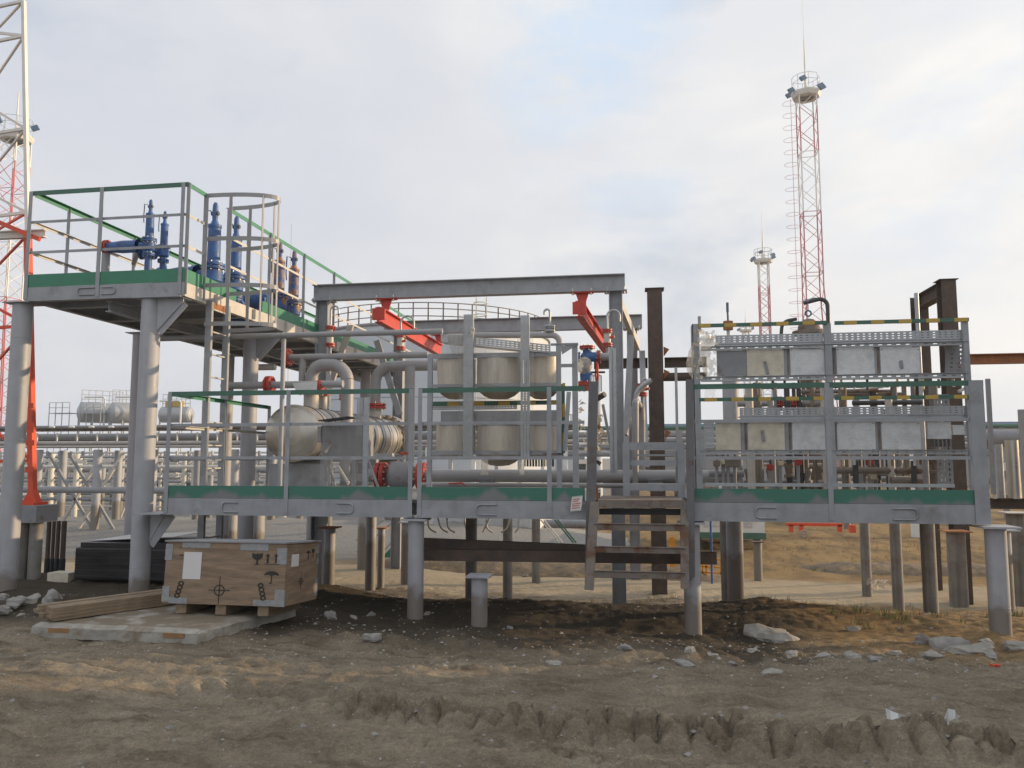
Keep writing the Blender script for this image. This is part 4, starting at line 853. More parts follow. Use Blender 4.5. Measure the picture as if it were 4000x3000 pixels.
T = Thing('lever_handle', 'red lever handle lying low on the slim pipe', 'lever', 'red_paint'); T.bar(Q(1752, 1889, 1.86), Q(1805, 1886, 1.86), .012, .016); T.bar(Q(1805, 1886, 1.86), Q(1815, 1897, 1.86), .012, .016)
# ---- instrument cabinet in front of the vessel
T = Thing('instrument_cabinet', 'dull grey open bottomed instrument cabinet with torn film in front of the silver vessel', 'cabinet')
t = .95; b = T.part('housing', 'primer_grey'); rect(b, 1256, 1420, 1652, 1782, t, .35); l = T.part('lid', 'dark_metal'); a, c = Q(1262, 1645, t-.03), Q(1378, 1630, t-.03); l.bar(a, c, .30, .012, up=(0, 0, 1))
l2 = T.part('side_box', 'primer_grey'); rect(l2, 1240, 1258, 1665, 1728, t-.02, .2)
p = T.part('support_post', 'galvanised'); rect(p, 1418, 1436, 1552, 1900, t-.05, .045); p = T.part('perforated_post', 'galvanised'); a = Q(1392, 1700, t); b_ = Q(1392, 1553, t); p.slotted((a.x, t, a.z), Z_, X_, b_.z-a.z, .07, 2, .022, .55)
for (px, y0, y1) in ((1262, 1780, 1905), (1372, 1780, 1905)): rect(T.part('leg', 'grey_paint'), px, px+14, y0, y1, t, .04)
T.part('brace', 'grey_paint').bar(Q(1276, 1800, t), Q(1310, 1900, t), .02, .02); T.part('brace', 'grey_paint').bar(Q(1434, 1790, t), Q(1478, 1905, t), .02, .025)
f = T.part('film', 'film'); rect(f, 1252, 1424, 1648, 1880, t-.02, .003)
for px in (1368, 1398): rect(T.part('gauge_box', 'dark_metal'), px, px+18, 1808, 1850, t+.05, .06)
f = T.part('torn_film', 'film_warm'); f.prism([Q(1264, 1766, t-.03), Q(1300, 1730, t-.03), Q(1288, 1745, t-.03), Q(1278, 1770, t-.03)], Y_, .004)
T = Thing('striped_sleeve_pipe', 'slanted short pale pipe on the deck below the cabinet', 'pipe', 'pale_steel'); T.tube(Q(1320, 1822, 1.7), Q(1362, 1890, 1.6), .022, 10)
# ================================================================ wrapped cabinet (middle)
T = Thing('wrapped_cabinet', 'film wrapped instrument rack with six beige panels on the middle platform', 'cabinet')
t = 1.05; fr = lambda *a, **k: rect(T.part('frame_post', 'grey_paint'), *a, **k)
mat('bag_brown', (.28, .235, .185), .5, var=.2, nscale=6, bump=.5, bscale=12)
fr(1668, 1686, 1392, 1905, t, .045); fr(2173, 2192, 1345, 1905, t, .045); fr(2236, 2258, 1345, 1905, t+.02, .06)
for (y0, y1, a, b) in ((1378, 1396, 1670, 2175), (1498, 1510, 1670, 2190), (1760, 1776, 1675, 2190), (1646, 1655, 1690, 2175)): rect(T.part('frame_rail', 'grey_paint'), a, b, y0, y1, t+.003, .03)
def drum(a, b, y0, y1, yb, t):
    xa, xb = Q(a-4, (y0+y1)/2, t-.2).x, Q(b+4, (y0+y1)/2, t-.2).x; r = (xb-xa)/2; cx = (xa+xb)/2; z1, z0, zb_ = Q((a+b)/2, y0, t-.2).z, Q((a+b)/2, y1, t-.2).z, Q((a+b)/2, yb, t-.2).z; d = z0-zb_
    k = T.part('drum', 'wrap_panel'); k.lathe((cx, t, z0), Z_, [(0, r), ((z1-z0)*.5, r*1.01), (z1-z0, r), (z1-z0+.01, r*.9), (z1-z0+.012, 0)], 40)
    e = k.sub('drum_bottom', 'bag_brown'); e.lathe((cx, t, z0), Z_, [(0, r*1.002), (-d*.35, r*.93), (-d*.7, r*.7), (-d*.93, r*.42), (-d, 0)], 32)
    for z in (z0+.012, z1-.012): q = k.sub('hoop', 'band_grey'); q.lathe((cx, t, z-.008), Z_, [(0, r*1.012), (.016, r*1.012)], 40)
for (a, b, y0, y1) in ((1698, 1838, 1397, 1508), (1856, 2022, 1392, 1506), (2044, 2172, 1372, 1506)):
    drum(a, b, y0, y1, 1556, t+.26)
for (a, b, y0, y1) in ((1694, 1838, 1657, 1768), (1857, 2026, 1657, 1768), (2044, 2176, 1657, 1768)):
    drum(a, b, y0, y1, 1822 if a == 1857 else 1786, t+.26)
k = T.part('side_panel', 'primer_grey'); rect(k, 1722, 2180, 1604, 1648, t+.1, .01)
def sheet(P, x0, x1, y0, y1, t, amp=.03, nx=34, ny=44, seed=0, rag=0):
    vs = []; fs = []
    for j in range(ny+1):
        for i in range(nx+1):
            q = Q(x0+(x1-x0)*i/nx, y0+(y1-y0)*j/ny, t); n_ = mnoise.noise(V((q.x*9+seed, 0, q.z*1.2)))*amp+mnoise.noise(V((q.x*26+seed, 3, q.z*3)))*amp*.45+mnoise.noise(V((q.x*3, 7, q.z*14+seed)))*amp*.3; vs.append((q.x, q.y+n_, q.z))
    for j in range(ny):
        for i in range(nx):
            a = j*(nx+1)+i; e = min(i/nx, 1-i/nx, j/ny, 1-j/ny)*2
            if rag and e < rag*(.45+mnoise.noise(V((i*.22, j*.16, seed)))): continue
            fs.append((a, a+1, a+nx+2, a+nx+1))
    P.add(vs, fs, True)
sheet(T.part('film', 'film'), 1690, 2180, 1378, 1512, t-.03, .025, 70, 26, 1)
sheet(T.part('film', 'film'), 1690, 2175, 1606, 1790, t-.03, .025, 70, 30, 5)
sheet(T.part('film', 'film'), 1790, 1850, 1230, 1790, t-.15, .03, 14, 90, 9)
sheet(T.part('film', 'film'), 2020, 2085, 1250, 1760, t-.15, .03, 14, 90, 12)
k = T.part('cable_tray', 'galvanised'); x0, x1, z0, z1 = rect(k, 1811, 1845, 1228, 1790, t-.10, .004); k.bx(x0-.004, x0, t-.10, t-.04, z0, z1); k.bx(x1, x1+.004, t-.10, t-.04, z0, z1)
k = T.part('cable_tray', 'galvanised'); a = Q(2035, 1785, t-.1); b = Q(2035, 1232, t-.1); c = Q(2066, 1500, t-.1); k.slotted((a.x, t-.1, a.z), Z_, X_, b.z-a.z-.5, c.x-a.x, 2, .028, .5); k.bx(a.x, c.x, t-.1, t-.096, b.z-.5, b.z); k.bx(a.x-.004, a.x, t-.10, t-.04, a.z, b.z); k.bx(c.x, c.x+.004, t-.10, t-.04, a.z, b.z)
k = T.part('tilted_tray', 'galvanised'); a, b = Q(1722, 1318, t-.02), Q(2150, 1362, t-.02); u = (b-a).normalized(); k.slotted(a-V((0, 0, .045)), u, Z_, (b-a).length, .09, 3, .05, .62); k.obox((a+b)/2+V((0, .1, -.05)), (b-a)/2, V((0, .1, 0)), V((0, 0, .002)))
k = T.part('folded_film', 'film'); sheet(k, 1740, 1830, 1300, 1385, t-.08, .06, 20, 20, 4); k.prism([Q(1740, 1310, t-.05), Q(1810, 1305, t-.05), Q(1812, 1380, t-.05), Q(1765, 1378, t-.05)], Y_, .02)
k = T.part('cable_tie', 'cream_paint'); a = Q(1843, 1290, t-.12)
for i in range(16): k.bar(a+V([random.uniform(-.03, .03) for _ in range(3)]), a+V((random.uniform(-.04, .04), random.uniform(-.03, .02), random.uniform(-.08, .06))), .006, .012)
k = T.part('side_channel', 'galvanised'); k.bar(Q(2222, 1530, t+.1), Q(2206, 1762, t+.1), .05, .004, up=(0, 1, 0)); k = T.part('top_gusset', 'grey_paint'); k.prism([Q(2192, 1352, t+.01), Q(2258, 1345, t+.01), Q(2195, 1385, t+.01)], Y_, .006)
rect(T.part('frame_rail', 'grey_paint'), 2192, 2238, 1421, 1434, t+.01, .02); rect(T.part('frame_rail', 'grey_paint'), 2150, 2258, 1340, 1347, t-.0, .06)
k = T.part('frame_rail', 'dark_metal'); rect(k, 2120, 2200, 1770, 1776, t-.01, .02)
for i in range(11):
    x = 2050+i*11; k = T.part('hose_fitting', random.choice(['bright_bolt', 'rust_pale', 'dark_metal'])); c = Q(x, 1812, t+.06); k.tube((c.x, c.y, c.z-.03), (c.x, c.y, c.z+.05), .012, 8)
for (px, w_) in ((1880, 26), (2030, 18)): 
    k = T.part('film_shred', 'film_warm'); sheet(k, px, px+w_, 1795, 1855, t-.02, .03, 6, 14, px)
# striped guard rail behind the wrapped cabinet
def striped(label, pa, pb, y, t, h, pitch, yl, off=0, group='green and yellow striped guard rails'):
    T = Thing('striped_rail', label, 'guard rail', group=group); g = T.part('rail', 'green_dull'); a, b = Q(pa, y, t), Q(pb, y, t); x = a.x; zc = a.z; i = 0
    g.bx(a.x, b.x, t, t+.03, zc-h/2, zc+h/2)
    s = T.part('yellow_band', 'yellow_paint'); x = a.x+off
    while x < b.x: s.bx(max(a.x, x), min(b.x, x+yl), t-.002, t+.032, zc-h/2-.001, zc+h/2+.001); x += pitch
    return T
striped('green and yellow striped rail crossing behind the wrapped cabinet', 1684, 2190, 1577, 1.4, .05, .31, .14, .2)
tr = Thing('cable_tray', 'perforated cable tray just below the striped rail of the wrapped cabinet', 'cable tray', 'galvanised'); a, b = Q(1684, 1602, 1.45), Q(2020, 1602, 1.45); tr.slotted((a.x, 1.45, a.z-.0), X_, Z_, b.x-a.x, .06, 2, .035, .4)
T = Thing('striped_post', 'upright green and yellow striped post at right of the wrapped cabinet', 'post'); g = T.part('post', 'green_dull'); x0, x1, z0, z1 = rect(g, 2192, 2206, 1500, 1770, 1.3, .04); s = T.part('yellow_band', 'yellow_paint')
for (a, b) in ((1496, 1508), (1577, 1630), (1690, 1742)): rect(s, 2197, 2207, a, b, 1.297, .03)
# ================================================================ right instrument rack
T = Thing('instrument_rack', 'long instrument rack with two rows of pale square plates on the right platform', 'rack'); t = .62
for (a, b, y0) in ((2711, 2738, 1265), (3232, 3258, 1262), (3778, 3800, 1248)): rect(T.part('frame_post', 'grey_paint'), a, b, y0, 1915, t, .05)
rect(T.part('frame_post', 'grey_paint'), 2727, 2738, 1235, 1290, t+.03, .03)
k = T.part('side_stiffener', 'primer_grey'); k.bx(Q(2712, 1500, t).x-.01, Q(2712, 1500, t).x, t, t+.2, ZD+.01, Q(2712, 1265, t).z)
def row(yt0, yt1, yc0, yc1, yp0, yp1, yb0, yb1, plates, traypx):
    pm = 3250
    k = T.part('cable_tray', 'galvanised'); a, b = Q(traypx[0], yt1, t+.05), Q(traypx[1], yt1, t+.05); z1 = Q(pm, yt0, t+.05).z; z0 = Q(pm, yt1, t+.05).z; k.slotted((a.x, t+.05, z0), X_, Z_, b.x-a.x, z1-z0, 3, .055, .42, .0015); k.bx(a.x, b.x, t+.052, t+.25, z0-.004, z0)
    for (y0, y1) in ((yc0, yc1), (yb0, yb1)):
        k = T.part('frame_rail', 'galvanised'); q_ = MB('tmp', 'ink'); x0, x1, q0, q1 = rect(q_, 2738, 3780, y0, y1, t+.02, .004, pxm=pm); k.slotted((x0, t+.02, q0), X_, Z_, x1-x0, q1-q0, 1, .085, .45); k.bx(x0, x1, t+.024, t+.07, q0, q0+.004); k.bx(x0, x1, t-.012, t+.019, q1-.003, q1)
    for (a, b, m) in plates:
        k = T.part('plate', m); rect(k, a, b, yp0, yp1, t+.045, .012, pxm=pm)
    for (a, b) in zip(plates, plates[1:]):
        k = T.part('divider', 'grey_paint'); rect(k, a[1]+1, b[0]-1, yp0-4, yp1+4, t+.058, .03, pxm=pm); k.sub('bright_edge', 'rust_pale').bx(*(lambda q: (q.x-.012, q.x+.008))(Q(b[0]-8, (yp0+yp1)/2, t+.05)), t+.05, t+.057, Q(pm, yp1, t).z, Q(pm, yp0, t).z)
    k = T.part('tray_floor', 'galvanised'); rect(k, traypx[0], 3778, yt1+1, yc0-1, t+.06, .004, pxm=pm)
row(1300, 1334, 1344, 1358, 1361, 1462, 1464, 1483, [(2800, 2915, 'primer_grey'), (2919, 3062, 'panel_cream'), (3088, 3232, 'panel_light'), (3268, 3416, 'panel_light'), (3440, 3592, 'panel_light')], (2795, 3778))
row(1590, 1623, 1637, 1647, 1649, 1756, 1757, 1775, [(2795, 2893, 'panel_cream'), (2922, 3065, 'panel_cream'), (3095, 3232, 'panel_light'), (3270, 3420, 'panel_light'), (3444, 3597, 'panel_light')], (2890, 3795))
T.kids[-1]
for (x0_, y0_, x1_, y1_) in ((2988, 1412, 3000, 1462), (3520, 1408, 3524, 1440), (2978, 1680, 2984, 1725)): T.part('dark_strip', 'primer_grey').bar(Q(x0_, y0_, t+.035), Q(x1_, y1_, t+.035), .004, .03, up=(1, 0, 0))
for (a_, b_) in ((2800, 2915), (2919, 3062), (3088, 3232), (3268, 3416), (3440, 3592)):
    for yy0 in (1366, 1654):
        for ex in (a_+5, b_-5): q = Q(ex, yy0, t+.04); T.part('screw', 'dark_metal').bx(q.x-.004, q.x+.004, t+.040, t+.046, q.z-.004, q.z+.004)
k = T.part('end_box', 'panel_light'); rect(k, 3625, 3716, 1648, 1714, t+.05, .05); k = T.part('end_box', 'panel_light'); rect(k, 3722, 3795, 1660, 1698, t+.05, .05)
for i in range(5): rect(T.part('cable_gland', 'dark_metal'), 3640+i*16, 3647+i*16, 1716, 1745, t+.07, .02)
k = T.part('perforated_sheet', 'galvanised'); a = Q(2752, 1752, t-.0); b = Q(2790, 1650, t); k.slotted((a.x, t+.03, a.z), X_, Z_, b.x-a.x, b.z-a.z, 8, .022, .55)
k = T.part('side_tray', 'primer_grey'); k.slotted(Q(3690, 1460, t+.25), V((.10, 0, 1)).normalized(), X_, .36, .20, 2, .045, .4); k = T.part('side_tray', 'primer_grey'); k.slotted(Q(3665, 1905, t+.25), Z_, X_, .95, .15, 3, .05, .55)
for i in range(15):
    x = 2960+i*54+random.uniform(-8, 8); c = Q(x, 1500, t+.1); k = T.part('hose_fitting', random.choice(['pale_steel', 'dark_metal', 'rust_pale', 'bright_bolt'])); k.tube((c.x, t+.1, c.z-random.uniform(.02, .07)), (c.x, t+.1, c.z+.05), .014, 8)
for i in range(13):
    x = 3240+i*30+random.uniform(-8, 8); c = Q(x, 1800, t+.1); k = T.part('hose_fitting', random.choice(['pale_steel', 'dark_metal', 'rust_pale', 'bright_bolt'])); k.tube((c.x, t+.1, c.z-random.uniform(.03, .09)), (c.x, t+.1, c.z+.05), .014, 8)
f = T.part('torn_film', 'film_warm'); sheet(f, 2704, 2806, 1282, 1492, t-.05, .10, 34, 56, 31, rag=.75)
f = T.part('torn_film', 'film_warm'); sheet(f, 2718, 2800, 1280, 1345, t-.07, .09, 26, 22, 37, rag=.8)
vs = [Q(2712, 1330, t-.01), Q(2690, 1372, t+.06), Q(2680, 1420, t+.08), Q(2684, 1450, t+.06), Q(2708, 1484, t), Q(2712, 1480, t+.01), Q(2711, 1400, t-.03)]; f = T.part('torn_film', 'film_warm'); f.add(vs+[sum(vs, V((0, 0, 0)))/7+V((0, -.05, 0))], [(i, (i+1) % 7, 7) for i in range(7)]); f = T.part('torn_film', 'film'); sheet(f, 2742, 2806, 1500, 1562, t-.01, .06, 20, 20, 41, rag=.5)
striped('upper green and yellow striped rail along the top of the instrument rack', 2730, 3232, 1272, t-.02, .036, .26, .12, 0)
striped('upper right green and yellow striped rail beyond the central rack post', 3262, 3786, 1261, t-.02, .036, .262, .125, .085)
striped('lower green and yellow striped rail between the two plate rows', 2733, 3232, 1561, t-.02, .036, .27, .125, .05)
striped('lower right green and yellow striped rail between the two plate rows', 3262, 3795, 1555, t-.02, .036, .265, .12, .06)
# clutter of valves and pipes behind the rack
def column_valve(px, y0, y1, t, r, m, label, fl=True):
    T = Thing('pipe_riser', label, 'pipe', group='risers behind the instrument rack'); a = Q(px, y0, t); x = a.x; zb_ = ZD+.01; T.part('pipe', m).tube((x, t, zb_), (x, t, a.z), r, 16)
    if fl: flange(T, (x, t, zb_+(a.z-zb_)*.5), Z_, r*1.7, .025, .01)
T = Thing('dome_vessel', 'upright grey vessel with round domed lid and lifting eye rising behind the instrument rack', 'vessel'); t = 2.6; c = Q(3160, 1300, t); R = .135
k = T.part('shell', 'rust_pale'); k.lathe((c.x, t, ZD+.01), Z_, [(0, R*1.02), (c.z-ZD-.03, R*1.02)], 28); k = T.part('lid', 'rust_pale'); k.lathe((c.x, t, c.z-.03), Z_, [(0, R*1.5), (.05, R*1.5), (.06, R*1.0), (.11, R*.98), (.16, R*.78), (.20, R*.45), (.215, 0)], 28)
e = T.part('lifting_eye', 'lamp_blue'); e.torus((c.x, t, c.z+.25), Y_, .035, .011, 16, 6); e.tube((c.x, t, c.z+.28), (c.x, t, c.z+.42), .006, 6); e.bar((c.x-.06, t, c.z+.42), (c.x+.10, t, c.z+.45), .01, .008)
k = T.part('neck_flange', 'rust_pale'); k.lathe((c.x, t, c.z-.55), Z_, [(0, R*1.5), (.05, R*1.5)], 24)
pipe('dark insulated elbow pipe arching over the domed vessel', [Q(3140, 1184, 2.7), Q(3232, 1160, 2.7), Q(3238, 1330, 2.7)], .026, 'dark_metal', R=.12)
pipe('small dark pipe curving down left of the domed vessel', [Q(3112, 1246, 2.55), Q(3055, 1256, 2.55), Q(3050, 1330, 2.55)], .022, 'dark_metal', R=.10)
T = Thing('vent_valve', 'rusty flanged vent valve with thin blue stem above the left of the rack', 'valve'); t = 2.2; c = Q(2844, 1275, t); T.part('pipe', 'pale_steel').tube((c.x, t, c.z-.45), (c.x, t, c.z), .02, 10); flange(T, (c.x, t, c.z+.01), Z_, .06, .05, .006, 'rust_orange', k=6); s = T.part('stem', 'lamp_blue'); s.tube((c.x, t, c.z+.05), (c.x, t, c.z+.22), .012, 8); s.tube((c.x, t, c.z+.18), (c.x, t, c.z+.30), .018, 8)
T = Thing('white_column', 'wide pale support column behind the left part of the rack', 'column', 'pile_paint'); c = Q(2856, 1600, 3.4); T.tube((c.x, 3.4, -.8), (c.x, 3.4, Q(2856, 1450, 3.4).z), .11, 22)
T = Thing('red_valve', 'red double flange valve behind the striped rail', 'valve'); c = Q(3065, 1575, 2.3)
T.part('pipe', 'grey_pipe').tube((Q(2880, 1575, 2.3).x, 2.3, c.z), (Q(3230, 1575, 2.3).x, 2.3, c.z), .04, 12); flange(T, (c.x-.06, 2.3, c.z), X_, .085, .02, .01); flange(T, (c.x+.10, 2.3, c.z), X_, .085, .02, .01)
lab = ['rust tinted', 'pale', 'dark', 'grey']; cols = ['rust_pale', 'pale_steel', 'dark_metal', 'grey_pipe']
spots = [(2925, 'between the white column and the red valve'), (2950, 'below the second plate of the lower row'), (3010, 'left of the red valve flanges'), (3120, 'in front of the domed vessel body'), (3210, 'right beside the domed vessel body'), (3290, 'just right of the central rack post'), (3345, 'under the fourth plate of the rack'), (3410, 'between the fourth and fifth plates'), (3470, 'below the left half of the fifth plate'), (3530, 'below the right half of the fifth plate'), (3575, 'near the right end of the plate rows'), (3650, 'behind the small pale end box')]
for i, (px, where) in enumerate(spots):
    y0 = random.choice([1500, 1505, 1800, 1560]) ; column_valve(px, y0, 1900, 1.5+.25*(i % 4), random.uniform(.02, .05), cols[(i*3+1) % 4], f'{lab[(i*3+1) % 4]} pipe riser {where}', fl=(i % 3 == 0))
for (px0, px1, y, t, r, m, label) in ((3330, 3600, 1574, 1.6, .028, 'dark_metal', 'dark horizontal pipe just under the lower striped rail at right'), (3240, 3600, 1838, 1.5, .035, 'rust_pale', 'dirty horizontal pipe low behind the right platform rail'), (3480, 3600, 1880, 1.4, .05, 'rust_pale', 'short thick dirty pipe low at the right end of the rack'), (2770, 2905, 1850, 2.0, .04, 'primer_grey', 'grey pipe stub in front of the header pipe end'), (3240, 3480, 1545, 2.2, .022, 'pale_steel', 'slanted looking pale pipe between the plate rows'), (2930, 3230, 1815, 2.4, .02, 'pale_steel', 'thin pale pipe above the low dirty pipe')):
    a, b = Q(px0, y, t), Q(px1, y, t); b.z = a.z+(.12 if 'slanted' in label else 0); pipe(label, [a, b], r, m)
for i, (px, y, s, m, label) in enumerate(((2800, 1810, .035, 'rust_pale', 'small brown valve box above the header pipe end'), (2826, 1805, .03, 'bright_bolt', 'tiny brass fitting above the header pipe end'), (2845, 1808, .05, 'rust_pale', 'brown valve box right of the brass fitting'), (2872, 1808, .05, 'rust_pale', 'second brown valve box near the white column foot'), (3120, 1805, .035, 'flange_red', 'dull red valve bonnet at the foot of the domed vessel'), (3010, 1825, .035, 'flange_red', 'red valve left of the domed vessel foot'), (3400, 1806, .035, 'flange_red', 'dark red flange left of the right dark post'), (3530, 1880, .06, 'panel_cream', 'sunlit cream box at the foot of the right dark post'), (3410, 1860, .04, 'bright_bolt', 'golden fitting low behind the kick plate'), (3050, 1810, .03, 'bright_bolt', 'bright fitting between the plate row and kick plate'))):
    c = Q(px, y, 1.7); T = Thing('small_valve', label, 'valve'); b = T.part('body', m); b.bx(c.x-s, c.x+s, 1.68, 1.78, c.z-s, c.z+s); b.bevel = .01; T.part('spindle', 'dark_metal').tube((c.x, 1.7, c.z+s), (c.x, 1.7, c.z+s+.06), .012, 8); T.part('pipe', 'grey_pipe').tube((c.x, 1.75, ZD+.01), (c.x, 1.75, c.z-s+.01), .02, 8)
for (px, label) in ((3345, 'dark slim post left behind the kick plate of the right platform'), (3573, 'dark slim post right behind the kick plate of the right platform')):
    T = Thing('dark_post', label, 'post', 'dark_metal', group='dark slim posts'); rect(T, px-9, px+9, 1800, 1905, 1.2, .05)
random.seed(11)
for i in range(22):
    px = 2890+i*36+random.uniform(-14, 14); t = random.uniform(1.9, 3.4); T = Thing('pipe_riser', 'dim pipe riser in the crowded pipework behind the instrument rack', 'pipe', group='dim risers crowded behind the rack'); a = Q(px, random.choice([1495, 1510, 1600, 1785, 1800]), t); m = random.choice(['rust_pale', 'grey_pipe', 'dark_metal', 'primer_grey', 'pile_bare']); r = random.uniform(.018, .05)
    T.part('pipe', m).tube((a.x, t, ZD-.2), (a.x, t, a.z), r, 12)
    if i % 2: b = T.part('valve', random.choice(['rust_pale', 'rust_pale', 'primer_grey', 'grey_pipe'])); b.lathe((a.x, t, ZD+.1+random.random()*.2), Z_, [(0, r*1.8), (.03, r*1.8), (.04, r*1.3), (.10, r*1.5), (.14, r*1.8), (.17, r*1.8)], 12)
for i in range(12):
    y = random.choice([1510, 1530, 1545, 1800, 1815, 1835, 1850, 1870, 1885]); t = random.uniform(1.9, 3.2); p0 = random.uniform(2880, 3400); T = Thing('cross_pipe', 'dim horizontal pipe in the crowded pipework behind the instrument rack', 'pipe', group='dim cross pipes crowded behind the rack'); a, b = Q(p0, y, t), Q(min(3760, p0+random.uniform(150, 380)), y, t); T.part('run', random.choice(['rust_pale', 'grey_pipe', 'primer_grey', 'dark_metal'])).tube(a, (b.x, t, a.z), random.uniform(.018, .04), 12)
# ================================================================ rusty frames
def rusty_frame(label, px, ytop, Yc, wpx, px2, extra=None, ybase=2300):
    T = Thing('goalpost_column', label, 'steel column', group='rusty brown goalpost frames'); u = (px-2000)/F; t = Yc*(math.cos(TH)+u*math.sin(TH))+CY; a = Q(px, ytop, t); w_ = wpx*Yc/F
    zb_ = gh(a.x, t)-.1; k = T.part('post', 'rust'); k.ibeam((a.x, t, zb_), (a.x, t, a.z), w_, w_*.95, .014, .01, up=(0, 1, 0)); k.bx(a.x-w_*.62, a.x+w_*.62, t-w_*.6, t+w_*.6, a.z, a.z+.012)
    if px2 is None: return T, a, t, t
    t2 = QX(px2, 1500, a.x).y; k = T.part('post', 'rust'); k.ibeam((a.x, t2, zb_-.05), (a.x, t2, a.z), w_, w_*.95, .014, .01, up=(0, 1, 0))
    k = T.part('top_beam', 'rust'); k.ibeam((a.x, t+w_/2, a.z-w_*.5), (a.x, t2-w_/2, a.z-w_*.5), w_*.98, w_*.8, .014, .01)
    return T, a, t, t2
F1, fa1, ft1, ft12 = rusty_frame('tall rusty brown column with bolted gussets left of the right platform', 2556, 1133, 13.6, 60, None)
for z in (2.05, 3.1, 3.5): 
    k = F1.part('gusset', 'rust_orange'); k.prism([(fa1.x+.14, ft1, z), (fa1.x+.24, ft1, z-.05), (fa1.x+.14, ft1, z-.18)], Y_, .012)
F2, fa2, ft2, ft22 = rusty_frame('rusty brown goalpost frame with sloping looking top rising behind the right end of the rack', 3694, 1098, 13.0, 57, 3606)
T = Thing('rusty_beam', 'rusty brown cross beam between the gantry and the rack at the middle height', 'steel beam', 'rust', group='rusty cross beams'); t = ft1+.15; a, b = Q(2320, 1422, t), Q(2530, 1424, t); T.ibeam(a, (b.x, b.y, a.z), .17, .15)
T = Thing('rusty_beam', 'brown rusty beam passing right of the rusty column at the middle height', 'steel beam', 'rust', group='rusty cross beams'); c = Q(2700, 1422, t); T.ibeam((fa1.x+.16, t, a.z), (Q(2760, 1422, t).x, t, a.z), .17, .15)
T = Thing('rusty_beam', 'lower brown rusty pipe beam right of the rusty column', 'steel beam', 'rust', group='rusty cross beams'); c = Q(2590, 1473, t); T.tube((c.x, t, c.z), (Q(2760, 1473, t).x, t, c.z), .075, 16)
T = Thing('rusty_beam', 'orange brown rusty beam leaving the right edge of the view', 'steel beam', 'rust_orange', group='rusty cross beams'); t = 5.4; a, b = Q(3772, 1404, t), Q(4150, 1404, t); T.ibeam(a, (b.x, b.y, a.z), .155, .14)
T = Thing('rusty_beam', 'dark brown rusty beam at the lower right edge of the view', 'steel beam', 'rust', group='rusty cross beams'); t = 4.2; a, b = Q(3866, 1966, t), Q(4150, 1966, t); b.x = Q(4150, 1404, 5.4).x; T.ibeam(a, (b.x, b.y, a.z), .15, .14)
T = Thing('rusty_post', 'rusty post outside the right edge carrying the orange brown and dark brown beams', 'post', 'rust'); q = Q(4150, 1404, 5.4); T.ibeam((q.x+.1, 5.4, gh(q.x, 5.4)-.1), (q.x+.1, 5.4, q.z+.1), .2, .2); T.ibeam((q.x-.25, 4.35, gh(q.x, 4.35)-.1), (q.x-.25, 4.35, Q(4150, 1966, 4.2).z-.08), .2, .2); T.bar((q.x-.25, 4.35, .5), (q.x+.1, 5.4, .5), .1, .1)
T = Thing('upright_pipe', 'thin galvanised pipe standing behind the crossover steps', 'post', 'galvanised'); c = Q(2640, 1435, 2.0); T.tube((c.x, 2.0, ZD+.01), (c.x, 2.0, c.z), .017, 10)
T = Thing('upright_pipe', 'bluish pipe post left of the goalpost frame top', 'post', 'galvanised'); c = Q(3579, 1145, 4.6); T.tube((c.x, 4.6, .6), (c.x, 4.6, c.z), .03, 10)
T = Thing('angle_strut', 'pale slanted strut right of the rack end', 'strut', 'pale_steel'); T.bar(Q(3745, 1530, 1.9), Q(3800, 1500, 1.9), .05, .03)
# equipment at the right margin
for (px, y0, w_, t, m, label) in ((3950, 1720, 46, 4.2, 'cladding', 'silver vertical duct with bright right edge at the right margin'), (3900, 1735, 26, 4.4, 'galvanised', 'slim silver vertical pipe left of the silver duct'), (3875, 1740, 14, 4.0, 'pale_steel', 'thin pale pipe right beside the rack end post'), (3992, 1600, 30, 5.0, 'grey_pipe', 'grey vertical pipe cut by the right edge of the view')):
    T = Thing('vertical_duct', label, 'pipe', m); a = Q(px, y0, t); T.tube((a.x, t, Q(px, 1948, t).z), (a.x, t, a.z), w_/2*(t-CY)/F*.93, 18)
T = Thing('grey_tank', 'grey horizontal tank under the blue strip at the right margin', 'tank', 'primer_grey'); a, b = Q(3840, 1712, 9), Q(4150, 1712, 9); T.tube(a, (b.x, b.y, a.z), .17, 24)
T = Thing('leaning_angle', 'dark leaning rail joining the right platform end post', 'brace', 'primer_grey'); T.bar(Q(3858, 1480, 4.0), Q(3882, 1930, 4.0), .05, .05)
